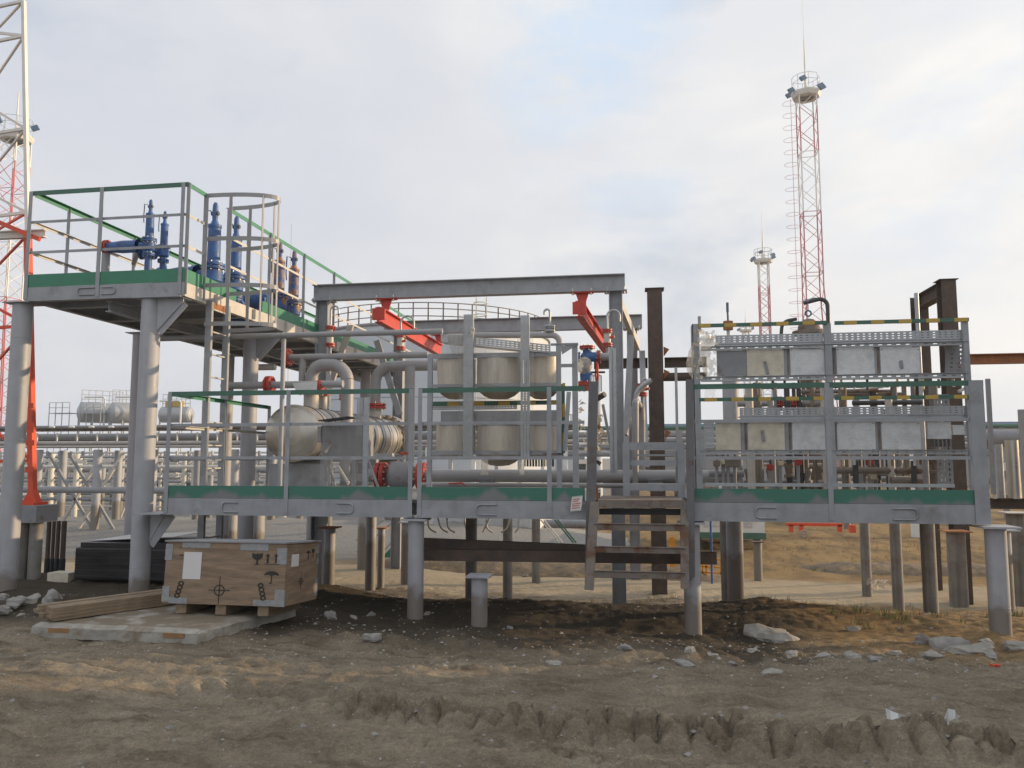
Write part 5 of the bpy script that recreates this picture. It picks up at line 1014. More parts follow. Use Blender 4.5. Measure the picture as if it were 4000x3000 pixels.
# ================================================================ crate, slab, planks, rubble
def crate():
    T = Thing('wooden_crate', 'plywood shipping crate with black handling symbols and steel corner plates, standing on a concrete slab', 'crate')
    x0, x1, y0, y1, z0, z1 = -4.20, -3.05, -1.16, -.44, .262, .80
    b = T.part('box', 'plywood'); b.bx(x0, x1, y0, y1, z0, z1); b.bevel = .004
    l = T.part('lid', 'primer_grey'); l.bx(x0-.015, x1+.015, y0-.015, y1+.015, z1+.001, z1+.014)
    f = y0-.003; W = x1-x0; H = z1-z0
    def U(u): return x0+W*u
    def VV(v): return z0+H*v
    pl = lambda a, b_, c, d: T.part('corner_plate', 'galvanised_dull').bx(U(a), U(b_), f-.001, f+.001, VV(c), VV(d))
    pl(-.006, .055, .70, .965); pl(.135, .37, .91, .995); pl(.62, .85, .885, .995); pl(.925, 1.003, .67, .93); pl(-.006, .055, .03, .28); pl(.055, .21, .005, .10); pl(.755, .93, .005, .10); pl(.925, 1.003, .0, .27)
    for (c, d) in ((.67, .93), (.0, .27)): T.part('corner_plate', 'galvanised_dull').bx(x1-.0, x1+.003, y0-.002, y0+.02, VV(c), VV(d))
    T.part('corner_plate', 'galvanised_dull').bx(x1, x1+.003, y1-.06, y1+.002, VV(.06), VV(.36)); T.part('corner_plate', 'galvanised_dull').bx(x1, x1+.003, y1-.05, y1+.002, VV(.62), VV(.97))
    T.part('document_sheet', 'paper').bx(U(.155), U(.305), f-.001, f+.001, VV(.40), VV(.84))
    T.part('document_sheet', 'paper').bx(x1, x1+.003, y0+.11, y0+.26, VV(.62), VV(.82))
    def mark(name, side):
        k = T.part(name, 'ink'); O = (lambda u, v: V((U(u), f, VV(v)))) if side == 0 else (lambda u, v: V((x1+.0025, y0+(y1-y0)*u, VV(v))))
        nn = V((0, -1, 0)) if side == 0 else V((1, 0, 0)); sx = 1 if side == 0 else W/(y1-y0)
        return k, O, nn, sx
    def poly(k, O, nn, pts): k.prism([O(*p) for p in pts], nn, .0015)
    def glass(cu, cv, s, side):
        k, O, nn, sx = mark('glass_symbol', side); q = lambda p: [(cu+a*s*sx, cv+b*s*2) for a, b in p]
        poly(k, O, nn, q([(-.5, .5), (-.5, .12), (-.3, -.08), (-.08, -.16), (-.06, -.5), (-.3, -.6), (.3, -.6), (.06, -.5), (.08, -.16), (.3, -.08), (.5, .12), (.5, .5), (.1, .42), (0, .5), (-.12, .38)]))
    def arrows(cu, cv, s, side):
        k, O, nn, sx = mark('arrow_symbol', side)
        for o in (-.42, .42):
            q = [(cu+(a+o)*s*sx, cv+b*s*2) for a, b in [(-.22, .22), (0, .55), (.22, .22), (.09, .22), (.09, -.42), (-.09, -.42), (-.09, .22)]]; poly(k, O, nn, q)
        poly(k, O, nn, [(cu-.8*s*sx, cv-.54*s*2), (cu+.8*s*sx, cv-.54*s*2), (cu+.8*s*sx, cv-.49*s*2), (cu-.8*s*sx, cv-.49*s*2)])
    def umbrella(cu, cv, s, side):
        k, O, nn, sx = mark('umbrella_symbol', side); top = [(math.cos(a)*.6, .1+math.sin(a)*.35) for a in [PI*i/10 for i in range(11)]]
        poly(k, O, nn, [(cu+a*s*sx, cv+b*s*2) for a, b in top+[(-.3, .17), (0, .1), (.3, .17)]]); poly(k, O, nn, [(cu+a*s*sx, cv+b*s*2) for a, b in [(-.03, .1), (.04, .1), (.04, -.5), (-.02, -.58), (-.18, -.52), (-.14, -.44), (-.03, -.48)]])
    def centre(cu, cv, s, side):
        k, O, nn, sx = mark('centre_symbol', side)
        ax = 1.15
        for a in (0, 1):
            q = [(.03, 1.1), (-.03, 1.1), (-.03, -1.1), (.03, -1.1)] if a == 0 else [(1.0, .03), (1.0, -.03), (-1.0, -.03), (-1.0, .03)]
            poly(k, O, nn, [(cu+x*s*sx, cv+y*s*2*ax) for x, y in q])
        for i in range(24):
            a0, a1 = 2*PI*i/24, 2*PI*(i+1)/24; poly(k, O, nn, [(cu+r*math.cos(a)*s*sx, cv+r*math.sin(a)*s*2) for r, a in ((.5, a0), (.5, a1), (.42, a1), (.42, a0))])
        poly(k, O, nn, [(cu+a*s*sx, cv+b*s*2) for a, b in ((0, .2), (.1, 0), (0, -.2), (-.1, 0))])
    def chain(cu, cv, s, side, m=1):
        k, O, nn, sx = mark('chain_symbol', side)
        for j in range(4):
            ox, oy = cu+(.12-.08*j)*m*s, cv+(.9-.6*j)*s
            for i in range(12):
                a0, a1 = 2*PI*i/12, 2*PI*(i+1)/12; r1, r0 = .34, .18; poly(k, O, nn, [(ox+r*math.cos(a)*s*sx*.65, oy+r*math.sin(a)*s*1.15) for r, a in ((r1, a0), (r1, a1), (r0, a1), (r0, a0))])
    glass(.765, .76, .085, 0); arrows(.885, .755, .082, 0); umbrella(.89, .47, .10, 0); centre(.47, .235, .088, 0); chain(.135, .23, .11, 0); chain(.82, .23, .11, 0, -1)
    glass(.80, .83, .06, 1); umbrella(.65, .80, .07, 1); arrows(.96, .76, .045, 1); centre(.46, .36, .055, 1)
    nm = T.part('stencil_mark', 'ink')
    for (u, v) in ((.118, .775), (.128, .775), (.141, .778), (.115, .90), (.19, .905)): nm.bx(U(u), U(u)+.007, f-.001, f+.001, VV(v), VV(v)+.012)
    nl = T.part('nail_row', 'ink')
    for i in range(26): nl.bx(U(.03+i*.037), U(.03+i*.037)+.004, f-.0005, f+.001, VV(.88), VV(.88)+.004)
    for i in range(16): nl.bx(x1, x1+.0015, y0+.03+i*.043, y0+.035+i*.043, VV(.93), VV(.93)+.005); nl.bx(x1, x1+.0015, y0+.03+i*.043, y0+.035+i*.043, VV(.05), VV(.05)+.005)
    for x in (x0+.12, x0+.50, x0+.90): T.part('skid', 'wood_beam').bx(x, x+.10, y0+.03, y1-.02, z0-.085, z0-.001)
    return T
mat('galvanised_dull', (.30, .31, .32), .55, metal=.3, var=.15, nscale=20)
def tilt(T, piv, ang):
    M_ = Matrix.Translation(piv) @ Matrix.Rotation(ang, 4, 'X') @ Matrix.Translation(-V(piv))
    def go(m):
        m.v = [tuple(M_ @ V(v)) for v in m.v]
        for k in m.kids: go(k)
    go(T)
tilt(crate(), V((0, -1.16, .18)), -math.radians(4.5))
def rock_mesh(T, c, s, seed, flat=.6, rz=0, m=None, n=9):
    vs = []; fs = []
    for i in range(n+1):
        for j in range(2*n):
            a, b = PI*i/n, PI*j/n; d = V((math.sin(a)*math.cos(b), math.sin(a)*math.sin(b), math.cos(a)))
            q = d.copy(); 
            # facetted: push toward a few random planes
            k = 1.0
            for p in range(13):
                pn = V((math.sin(seed*3.1+p*2.3), math.cos(seed*1.7+p*4.1), math.sin(seed*5.3+p*1.9))).normalized(); dd = q.dot(pn)
                if dd > .55: k = min(k, .55/dd)
            k *= 1.12+.22*mnoise.noise(d*2.2+V((seed, 0, 0)))
            mx = max(abs(d.x), abs(d.y), abs(d.z)); k *= (1/mx)**.55*.86
            v = V((d.x*s[0]*k, d.y*s[1]*k, d.z*s[2]*k)); v.rotate(Matrix.Rotation(rz, 3, 'Z')); vs.append(V(c)+v)
    for i in range(n):
        for j in range(2*n): fs.append((i*2*n+j, i*2*n+(j+1) % (2*n), (i+1)*2*n+(j+1) % (2*n), (i+1)*2*n+j))
    T.add(vs, fs, False)
def slab(label, x0, x1, y0, y1, z0, z1, skew=0, stains=True, seed=1, shear=0):
    T = Thing('concrete_slab', label, 'concrete slab', group=None); P = T.part('slab', 'slab_concrete'); nx, ny, nz = 60, 26, 4
    def f(u, v, w_):
        x = x0+(x1-x0)*u+shear*v; y = y0+(y1-y0)*v+skew*u; z = z0+(z1-z0)*w_
        e = min(u*(x1-x0), (1-u)*(x1-x0), v*(y1-y0), (1-v)*(y1-y0)); r = .045; 
        cx = (x0+x1)/2
        n_ = mnoise.noise(V((x*9, y*9, z*9+seed)))*.014+mnoise.noise(V((x*30, y*30, z*30)))*.005+mnoise.noise(V((x*3, y*3, seed)))*.012
        if w_ > .6 and e < r: z -= (r-e)*.7*(w_-.6)/.4
        if u == 0 or u == 1: x += n_*1.2
        if v == 0 or v == 1: y += n_*.7
        return (x, y, z+n_*.4)
    def grid(F_, a, b):
        vs = [F_(i/a, j/b) for j in range(b+1) for i in range(a+1)]; fs = [(j*(a+1)+i, j*(a+1)+i+1, (j+1)*(a+1)+i+1, (j+1)*(a+1)+i) for j in range(b) for i in range(a)]; P.add(vs, fs, True)
    grid(lambda u, v: f(u, v, 1), nx, ny); grid(lambda u, v: f(u, 0, v), nx, nz); grid(lambda u, v: f(u, 1, v), nx, nz); grid(lambda u, v: f(0, u, v), ny, nz); grid(lambda u, v: f(1, u, v), ny, nz); grid(lambda u, v: f(u, v, 0), nx, ny)
    if stains:
        for (u0, u1) in ((.12, .24), (.80, .92)): s = T.part('rust_patch', 'rust_stain'); s.bx(x0+(x1-x0)*u0, x0+(x1-x0)*u1, y0-.012+skew*u0, y0+.02, z0+(z1-z0)*.42, z0+(z1-z0)*.72)
    return T
slab('long dirty concrete slab with two rust patches on its front edge, carrying the crate', -5.08, -3.52, -1.66, -.45, .045, .165, skew=-.03, shear=.28)
for i in range(3):
    for j in range(4):
        nm = ['lowest', 'second', 'third', 'top'][j]; col = ['front', 'middle', 'back'][i]
        T = Thing('timber_plank', f'weathered timber plank, {nm} of the {col} row in the stack left of the crate', 'plank', 'wood_beam', group='stacked planks beside the crate')
        a = math.radians(58)+random.uniform(-.02, .02); c = V((-4.83+i*.09+random.uniform(-.01, .01), -1.02-i*.05+random.uniform(-.03, .03), .186+j*.027+.002)); T.plank(c, 1.15+random.uniform(-.1, .08), .085, .025, a)
# ---- rocks
rocks = [(205, 2340, .16, .15, 'stone', 'grey boulder left of the tall corner column, behind the slab'), (120, 2345, .12, .09, 'stone_pale', 'pale flat stone at the left, beside the grey boulder'), (60, 2350, .10, .07, 'stone', 'brown stone at the far left behind the slab'),
 (3015, 2478, .27, .11, 'stone_pale', 'large flat broken slab piece lying right of the stair pile'), (3335, 2455, .09, .045, 'stone_pale', 'pale stone lying alone on the golden ground at right'), (2692, 2540, .055, .06, 'stone_pale', 'upright pale stone at the foot of the stair pile'), (3700, 2520, .19, .12, 'stone', 'large dark rock with flat top near the right foreground'), (3640, 2560, .12, .07, 'stone_pale', 'pale round rock in front of the large dark rock'), (3790, 2535, .24, .06, 'stone_pale', 'flat pale rock beside the rightmost pile'), (3600, 2500, .10, .10, 'stone', 'pointed rock left of the large dark rock'), (3330, 2565, .07, .05, 'stone_pale', 'pale cobble in the rubble strip below the alone stone'), (3220, 2560, .08, .035, 'stone_pale', 'flat cobble in the middle of the rubble strip'), (3090, 2555, .07, .04, 'stone', 'small brownish cobble under the broken slab'), (2672, 2590, .08, .035, 'stone', 'flat grey stone below the upright pale stone'), (2940, 2540, .06, .03, 'stone_pale', 'thin pale flake beneath the left end of the broken slab'), (3020, 2620, .12, .03, 'stone_pale', 'low pale mound stone in the rubble strip'), (2160, 2590, .07, .035, 'stone_pale', 'pale stone in front of the free standing pile, to the right'), (2440, 2530, .09, .05, 'stone', 'half buried stone left of the sunlit patch by the stair pile'),
 (1455, 2490, .085, .05, 'stone', 'grey stone between the crate and the joint pile'), (1290, 2405, .10, .08, 'stone', 'dark stone just right of the crate corner'), (1380, 2410, .05, .03, 'stone_pale', 'small pale stone in the shade right of the crate'), (1450, 2400, .06, .04, 'stone', 'rounded stone in the shade before the joint pile'), (1670, 2395, .05, .03, 'stone_pale', 'white rimmed stone at the foot of the joint pile'), (1990, 2450, .05, .03, 'stone', 'small brown stone right of the free standing pile'), (3870, 2560, .08, .05, 'stone_pale', 'cobble below the rightmost pile'), (3500, 2550, .08, .045, 'stone_pale', 'grey cobble left of the pale round rock'), (3415, 2575, .06, .035, 'stone', 'dull cobble left of the grey cobble'), (2050, 2250, .09, .05, 'stone', 'stone at the edge of the sandy track in the middle')]
rocks += [(20, 2380, .09, .06, 'stone', 'brown stone at the left edge, in front of the column foot'), (160, 2385, .08, .06, 'stone_pale', 'pale stone touching the left end of the long slab'), (255, 2375, .07, .05, 'stone', 'small stone wedged before the timber planks'), (10, 2330, .10, .08, 'stone', 'stone heaped behind the leftmost column'), (85, 2400, .05, .03, 'stone_pale', 'tiny pale stone left of the long slab'),
 (3960, 2520, .14, .07, 'stone_pale', 'flat pale rock at the right edge of the view'), (3850, 2510, .10, .06, 'stone', 'brown rock behind the rightmost pile foot'), (3560, 2580, .05, .03, 'stone_pale', 'small pale pebble before the pointed rock'), (2860, 2590, .05, .025, 'stone', 'low grey flake midway along the rubble strip'), (2780, 2560, .06, .03, 'stone_pale', 'pale flake right of the flat grey stone')]
for i, (px, py, s, h, m, label) in enumerate(rocks):
    z = .02; p = QZ(px, py, z)
    for _ in range(3): z = gh(p.x, p.y); p = QZ(px, py, z+h*.3)
    T = Thing('rock', label, 'rock', m, group='loose rocks'); rock_mesh(T, (p.x, p.y, z+h*.12), (s, s*.7, h), i*1.7+.3, rz=random.uniform(-.3, .3), n=10)
T = Thing('red_scrap', 'small orange red scrap lying among the stones at the right edge', 'litter', 'orange_red'); p = QZ(3892, 2590, .03); z = gh(p.x, p.y)
for i in range(5): T.obox((p.x+i*.02-.03, p.y+random.uniform(-.01, .01), z+.015), V((.014, .004, random.uniform(-.006, .006))), V((0, .012, 0)), V((0, 0, .009)))
# pebbles
g = Thing('gravel', '', '', 'stone_pale'); g.tags = {'kind': 'stuff'}
def pebble(x, y, s):
    z = gh(x, y); P = [V([random.uniform(-1, 1)*s, random.uniform(-1, 1)*s, random.uniform(-.3, .8)*s]) for _ in range(2)]
    vs = [(x-s, y, z), (x+s*random.uniform(.6, 1.1), y+P[0].y*.4, z+P[0].z*.3), (x+P[1].x*.3, y-s*.8, z-.1*s), (x+P[0].x*.3, y+s*.8, z), (x+P[1].x*.4, y+P[1].y*.3, z+s*random.uniform(.4, .8)), (x, y, z-s*.4)]
    g.add(vs, [(0, 2, 4), (2, 1, 4), (1, 3, 4), (3, 0, 4), (2, 0, 5), (1, 2, 5), (3, 1, 5), (0, 3, 5)])
for i in range(4200):
    r_ = random.random()
    if r_ < .35: x, y = random.uniform(-5.2, 4.8), random.gauss(-1.25, .45)
    elif r_ < .6: x, y = random.uniform(1.2, 5.0), random.gauss(-1.1, .35)
    else: x, y = random.uniform(-6, 5.2), random.uniform(-4.2, 4.5)
    pebble(x, y, min(.02, .003+random.expovariate(1/.004)))
g2 = Thing('gravel', '', '', 'stone'); g2.tags = {'kind': 'stuff'}; g = g2
for i in range(3800): pebble(random.uniform(-6, 5.2), random.uniform(-4.2, 5.0), min(.026, .004+random.expovariate(1/.006)))
# dry grass
for nm, m, cnt, area in (('dry_grass', 'foliage_dry', 900, 0), ('green_grass', 'foliage_green', 160, 1)):
    T = Thing(nm, '', '', m); T.tags = {'kind': 'stuff'}
    for i in range(cnt):
        if area == 0: x, y = random.uniform(-1, 9), random.choice([random.uniform(2.5, 5.6), random.uniform(9, 16), random.uniform(9, 25)])
        else: cx, cy = random.choice([(1.7, 2.2), (2.9, 3.6), (-2.3, 3.6), (4.1, 1.2), (2.6, 1.1), (5, 11), (4, 9.5)]); x, y = random.gauss(cx, .25), random.gauss(cy, .2)
        z = gh(x, y); 
        for b in range(9):
            a = random.uniform(0, 6.28); l = random.uniform(.04, .11); dx, dy = math.cos(a), math.sin(a); o = V((x+random.gauss(0, .03), y+random.gauss(0, .03), z-.01)); t_ = o+V((dx*l*.6, dy*l*.6, l)); wd = V((-dy, dx, 0))*.004; T.add([o-wd, o+wd, t_], [(0, 1, 2)])
# white plastic strip in the mud
T = Thing('plastic_strip', 'twisted white plastic strip lying in the churned mud at the right foreground', 'litter', 'cloth_white')
pts = [(3462, 2792), (3480, 2806), (3510, 2812), (3535, 2800), (3560, 2798), (3590, 2806), (3630, 2815), (3660, 2830), (3690, 2850), (3710, 2862), (3735, 2868), (3748, 2850), (3738, 2838), (3705, 2836), (3698, 2856)]
prev = None
for i, (px, py) in enumerate(pts):
    p = QZ(px, py, .1); z = gh(p.x, p.y); p = QZ(px, py, z+.02); p.z = max(gh(p.x+a_, p.y+b_) for a_ in (-.05, -.02, 0, .02, .05) for b_ in (-.07, -.03, 0, .03))+.02+.012*math.sin(i*1.3)
    o = V((.004, .016*math.cos(i*.8)+.010, .012*math.sin(i*.8+1)+.014))
    if prev: T.add([prev[0], prev[1], p+o, p-o], [(0, 1, 2, 3)], True)
    prev = (p-o, p+o)
# ================================================================ left margin: red and white mast leg
T = Thing('near_lattice_mast', 'big lattice mast at the left edge, white above and red below, on a grey block', 'mast')
B = Q(128, 1965, 1.35); top = Q(91, -60, 1.9); u = (top-B)
W_ = 3.0; B2 = B+V((-W_, .3, 0)); top2 = top+V((-W_+.9, .25, 0))
B3 = B+V((-4.2, 2.2, 0)); top3 = top+V((-3.2, 1.6, 0))
def onleg(b, t_, z): return b+(t_-b)*((z-b.z)/(t_.z-b.z))
zs = (Q(120, 905, 1.6)).z; h1 = 8.2
def ext(b, t_): return onleg(b, t_, h1)
for (b, t_) in ((B, top), (B2, top2), (B3, top3)):
    T.part('leg', 'orange_red').bar(b, onleg(b, t_, zs-.02), .075, .075); T.part('leg', 'tower_white').bar(onleg(b, t_, zs+.0), ext(b, t_), .05, .05)
lv = [Q(120, y, 1.5).z for y in (1800, 1270, 905, 815, 470, 80)]+[h1]
for i, z in enumerate(lv):
    m = 'orange_red' if z < zs+.01 else 'tower_white'
    T.part('horizontal', m).bar(onleg(B, top, z), onleg(B2, top2, z-.04), .035, .04); 
    if i: 
        zp = lv[i-1]; m = 'orange_red' if zp < zs-.02 else 'tower_white'
        T.part('diagonal', m).bar(onleg(B, top, zp), onleg(B2, top2, z), .03, .035); T.part('diagonal', m).bar(onleg(B, top, z), onleg(B3, top3, zp), .026, .03)
k = T.part('platform_beam', 'cream_paint'); a = Q(178, 912, 1.6); k.ibeam(a, a+V((-3, 0, .02)), .11, .07); k = T.part('platform_beam', 'orange_red'); k.bar(Q(155, 935, 1.5), Q(0, 870, 1.5), .04, .06)
for (y, w_) in ((1585, 14), (1612, 14), (1660, 16), (1680, 16), (1730, 18), (1835, 16)):
    c = Q(122, y, 1.3); k = T.part('gusset', 'orange_red'); k.bx(c.x-w_*.0042, c.x+w_*.0038, c.y-.03, c.y-.02, c.z-.035, c.z+.035)
k = T.part('foot', 'orange_red'); c = B; k.bx(c.x-.14, c.x+.12, c.y-.12, c.y+.12, c.z-.02, c.z+.015); k.prism([c+V((-.12, -.05, 0)), c+V((.10, -.05, 0)), c+V((.02, -.05, .16)), c+V((-.03, -.05, .16))], Y_, .1)
T = Thing('pile_cap', 'grey steel box pile cap under the red mast leg', 'pile cap'); b = T.part('box', 'primer_grey'); c = B; b.bx(c.x-.16, c.x+.21, c.y-.18, c.y+.2, c.z-.24, c.z-.022); b.bevel = .004
for (dx, dy) in ((-.07, -.06), (.10, -.03), (-.07, .12)): k = T.part('pipe_leg', 'pile_bare'); k.tube((c.x+dx, c.y+dy, gh(c.x, c.y)-.2), (c.x+dx, c.y+dy, c.z-.241), .078, 18)
for i, (px, w_, label) in enumerate(((193, 15, 'left'), (212, 12, 'second'), (230, 14, 'third'), (252, 17, 'right'))):
    T = Thing('dark_pipe_leg', f'{label} dark pipe of the short bundle between the red mast foot and the black box', 'pipe'); t = 2.0; a = Q(px, 2035, t); T.part('pipe', 'rust').tube((a.x, t, gh(a.x, t)-.1), (a.x, t, a.z), w_/2*(t-CY)/F*1.2, 14); T.part('collar', 'dark_rubber').tube((a.x, t, gh(a.x, t)-.1), (a.x, t, gh(a.x, t)+.2), w_/2*(t-CY)/F*1.45, 14)
T = Thing('black_box', 'long low box wrapped in black film behind the tall corner column, lit lid edge', 'box'); b = T.part('box', 'black_wrap'); x0, x1 = Q(290, 2200, 1.2).x, Q(648, 2200, 1.2).x; z0 = Q(400, 2268, 1.2).z; z1 = Q(400, 2140, 1.2).z
b.bx(x0, x1, 1.2, 2.2, z0, z1); b.bevel = .02; l = T.part('lid', 'black_wrap'); l.bx(x0+.06, x1, 1.22, 2.15, z1+.002, z1+.06); c = T.part('cover_sheet', 'cloth_white'); c.prism([(x0+.1, 1.35, z1+.064), (x1, 1.35, z1+.13), (x1, 2.1, z1+.13), (x0+.1, 2.1, z1+.064)], Z_, .006)
for i in range(5): sheetb = T.part('film_fold', 'black_wrap'); sheetb.bar((x0+.02, 1.19, z0+.05+i*.07), (x1, 1.19, z0+.03+i*.085), .012, .02)
T = Thing('yellow_block', 'sunlit pale block lying between the mast foot piles and the black box', 'block', 'panel_cream'); p = Q(232, 2252, 1.3); T.bx(p.x-.13, p.x+.16, 1.25, 1.45, p.z-.14, p.z+.05)
# ================================================================ far masts
def far_mast(px, yp, Yc, wtop, wbot, label, lean=0, spire=(345, 130, 0), ladder=-1, plat=70, bands=None, red='tower_red', ybottom=2000):
    """lattice mast with light platform. widths in metres"""
    T = Thing('lighting_mast', label, 'mast', group='distant red and white lighting masts'); u_ = (px-2000)/F; t = Yc*(math.cos(TH)+u_*math.sin(TH))+CY
    zt = Q(px, yp, t).z; x = Q(px, yp, t).x; zbm = -1.2; s = Yc/F
    bands = bands or [(0, .035, 'tower_white'), (.035, .25, red), (.25, .45, 'tower_white'), (.45, .9, red), (.9, 1, 'tower_white')]
    def wd(f): return wtop if f < .5 else wtop+(wbot-wtop)*(f-.5)/.5
    def corner(i, f): a = ((-1, -1), (1, -1), (1, 1), (-1, 1))[i]; w_ = wd(f)/2; return V((x+a[0]*w_+(wd(f)-wtop)*.30, t+a[1]*w_, zt+(zbm-zt)*f))
    n = 26; r = max(.06, s*4.2); rt = max(.03, s*1.9)
    def mt(f): 
        for a, b, m in bands:
            if a <= f < b: return m
        return 'tower_white'
    parts = {}
    for nm in ('leg', 'bracing'):
        for m in (red, 'tower_white'): parts[nm, m] = MB(nm, m)
    for i in range(n):
        f0, f1 = i/n, (i+1)/n; m = mt((f0+f1)/2)
        for c in range(4):
            parts['leg', m].bar(corner(c, f0), corner(c, f1), r, r); c2 = (c+1) % 4
            parts['bracing', m].bar(corner(c, f0 if i % 2 else f1), corner(c2, f1 if i % 2 else f0), rt, rt)
            if i % 4 == 0: parts['bracing', m].bar(corner(c, f0), corner(c2, f0), rt*1.2, rt*1.2)
    for p in parts.values():
        if p.v: T.kids.append(p)
    R = plat*s/2; k = T.part('platform', 'cream_paint'); k.lathe((x, t, zt-.25), Z_, [(0, wtop*.5), (0, R*.9), (.3, R), (.42, R), (.42, 0)], 8, False)
    k = T.part('railing', 'galvanised')
    for z in (1.4, 1.9): k.torus((x, t, zt+z-.4), Z_, R*.9, rt*.5, 10, 4)
    for q in k.ring((x, t, zt+.3), Z_, R*.9, 8): k.bar(q, q+V((0, 0, 1.2)), rt*.8, rt*.8)
    for i, an in enumerate((200, 250, 330, 15, 160)):
        a = math.radians(an); c = V((x+R*1.1*math.cos(a), t+R*1.1*math.sin(a), zt+(.9 if i % 2 else .3))); k = T.part('floodlight', 'lamp_blue'); k.obox(c, V((.5*R*.33, .1, .12)), V((-.04, .12, 0)), V((-.1, 0, .42*R*.33)))
    sp = T.part('spire', 'tower_white'); y0, y1, y2 = spire; z1_ = zt+(y0-y1)*s; z2 = zt+(y0-y2)*s; sp.tube((x, t, zt), (x, t, zt+(z1_-zt)*.5), r*1.6, 6, r*.7); sp.tube((x, t, zt+(z1_-zt)*.5), (x, t, z1_), r*.9, 6, r*.4); sp.tube((x, t, z1_), (x, t, z2), r*.25, 4, r*.12)
    if ladder:
        xl = x+ladder*(wtop/2+.75); k = T.part('ladder', 'tower_red' if True else ''); k.bar((xl+.1, t-.5, zt-.5), (xl+.1, t-.5, zbm), rt*.8, rt*.8)
        z = zt-.8
        while z > zbm+1:
            k.torus((xl, t-.4, z), Z_, .55, rt*.42, 8, 3); z -= 51*s
    return T
far_mast(3148, 372, 62, 1.35, 2.6, 'tallest distant lighting mast, with floodlight platform and long thin aerial, behind the rack', spire=(372, 130, -60), plat=118, bands=[(0, .03, 'tower_white'), (.03, .135, 'tower_red'), (.135, .32, 'tower_white'), (.32, 1, 'tower_red')])
far_mast(2981, 1020, 100, 1.2, 1.5, 'smaller distant lighting mast left of the tallest one', spire=(1020, 895, 820), plat=76, ladder=0, bands=[(0, .10, 'tower_white'), (.10, .36, 'tower_red'), (.36, .8, 'tower_white'), (.8, 1, 'tower_red')])
far_mast(2913, 1292, 170, 1.2, 1.5, 'farthest tiny lighting mast just showing above the rack', spire=(1292, 1240, 1195), plat=52, ladder=0)
far_mast(62, 540, 60, 1.5, 2.4, 'distant lighting mast seen through the near mast at the left edge', spire=(540, 345, 340), plat=130, ladder=-1, bands=[(0, .06, 'tower_white'), (.06, .24, 'tower_red'), (.24, .45, 'tower_white'), (.45, 1, 'tower_red')])
T = Thing('thin_aerial', 'very thin aerial rising in the distance right of the ladder cage', 'aerial', 'pale_steel'); a, b = Q(1139, 875, 50), Q(1137, 1100, 50); T.bar(a, V((b.x, b.y, -1)), .035, .035)
# ================================================================ storage tank far  behind with roof railing
t = 44; c = Q(1690, 1340, t); R = abs(Q(2140, 1340, t).x-c.x)
T = Thing('storage_tank', 'huge pale storage tank with railed roof edge behind the gantry', 'tank'); k = T.part('wall', 'tank_white'); k.lathe((c.x, t, -1.2), Z_, [(0, R), (c.z+1.2, R)], 96); k = T.part('roof', 'tank_white'); k.lathe((c.x, t, c.z), Z_, [(0, R), (.25, 0)], 96)
k = T.part('rim', 'primer_grey'); k.torus((c.x, t, c.z), Z_, R+.04, .10, 96, 6); k = T.part('seam', 'band_grey')
for z in (1.5, 3.3, 5.1, 6.9): k.torus((c.x, t, z), Z_, R+.005, .025, 96, 4)
k = T.part('roof_railing', 'rust_pale')
for z in (.45, .9, 1.25): k.torus((c.x, t, c.z+z), Z_, R-.1, .03, 96, 4)
for q in k.ring((c.x, t, c.z), Z_, R-.1, 56): k.bar(q, q+V((0, 0, 1.25)), .07, .07)
k = T.part('roof_ladder', 'cream_paint'); a = Q(1880, 1262, t-R*.93); 
for dx in (-.3, .3): k.bar((a.x+dx, a.y, 0), (a.x+dx, a.y, c.z+1.5), .06, .06)
for i in range(4): k.torus((a.x, a.y-.3, c.z-1.0+i*.7), Z_, .4, .03, 10, 4)
# low white buildings / tanks / masts between, at the horizon
for (px, y0, w_, t, m, label) in ((2330, 1530, 40, 40, 'tank_white', 'white tower tank lit by the sun behind the stair channel'), (2440, 1655, 60, 60, 'tank_white', 'small round white tank in the distance beside the gantry post'), (2200, 1660, 70, 66, 'tank_white', 'low white tank in the distance behind the wrapped cabinet')):
    T = Thing('storage_tank', label, 'tank'); a = Q(px, y0, t); r_ = w_/2*(t-CY)/F; k = T.part('wall', m); k.lathe((a.x, t, -1.2), Z_, [(0, r_), (a.z+1.2, r_), (a.z+1.2+r_*.25, 0)], 28)
    k = T.part('railing', 'galvanised'); k.torus((a.x, t, a.z+1), Z_, r_, .04, 20, 4)
    for q in k.ring((a.x, t, a.z), Z_, r_, 12): k.bar(q, q+V((0, 0, 1)), .05, .05)
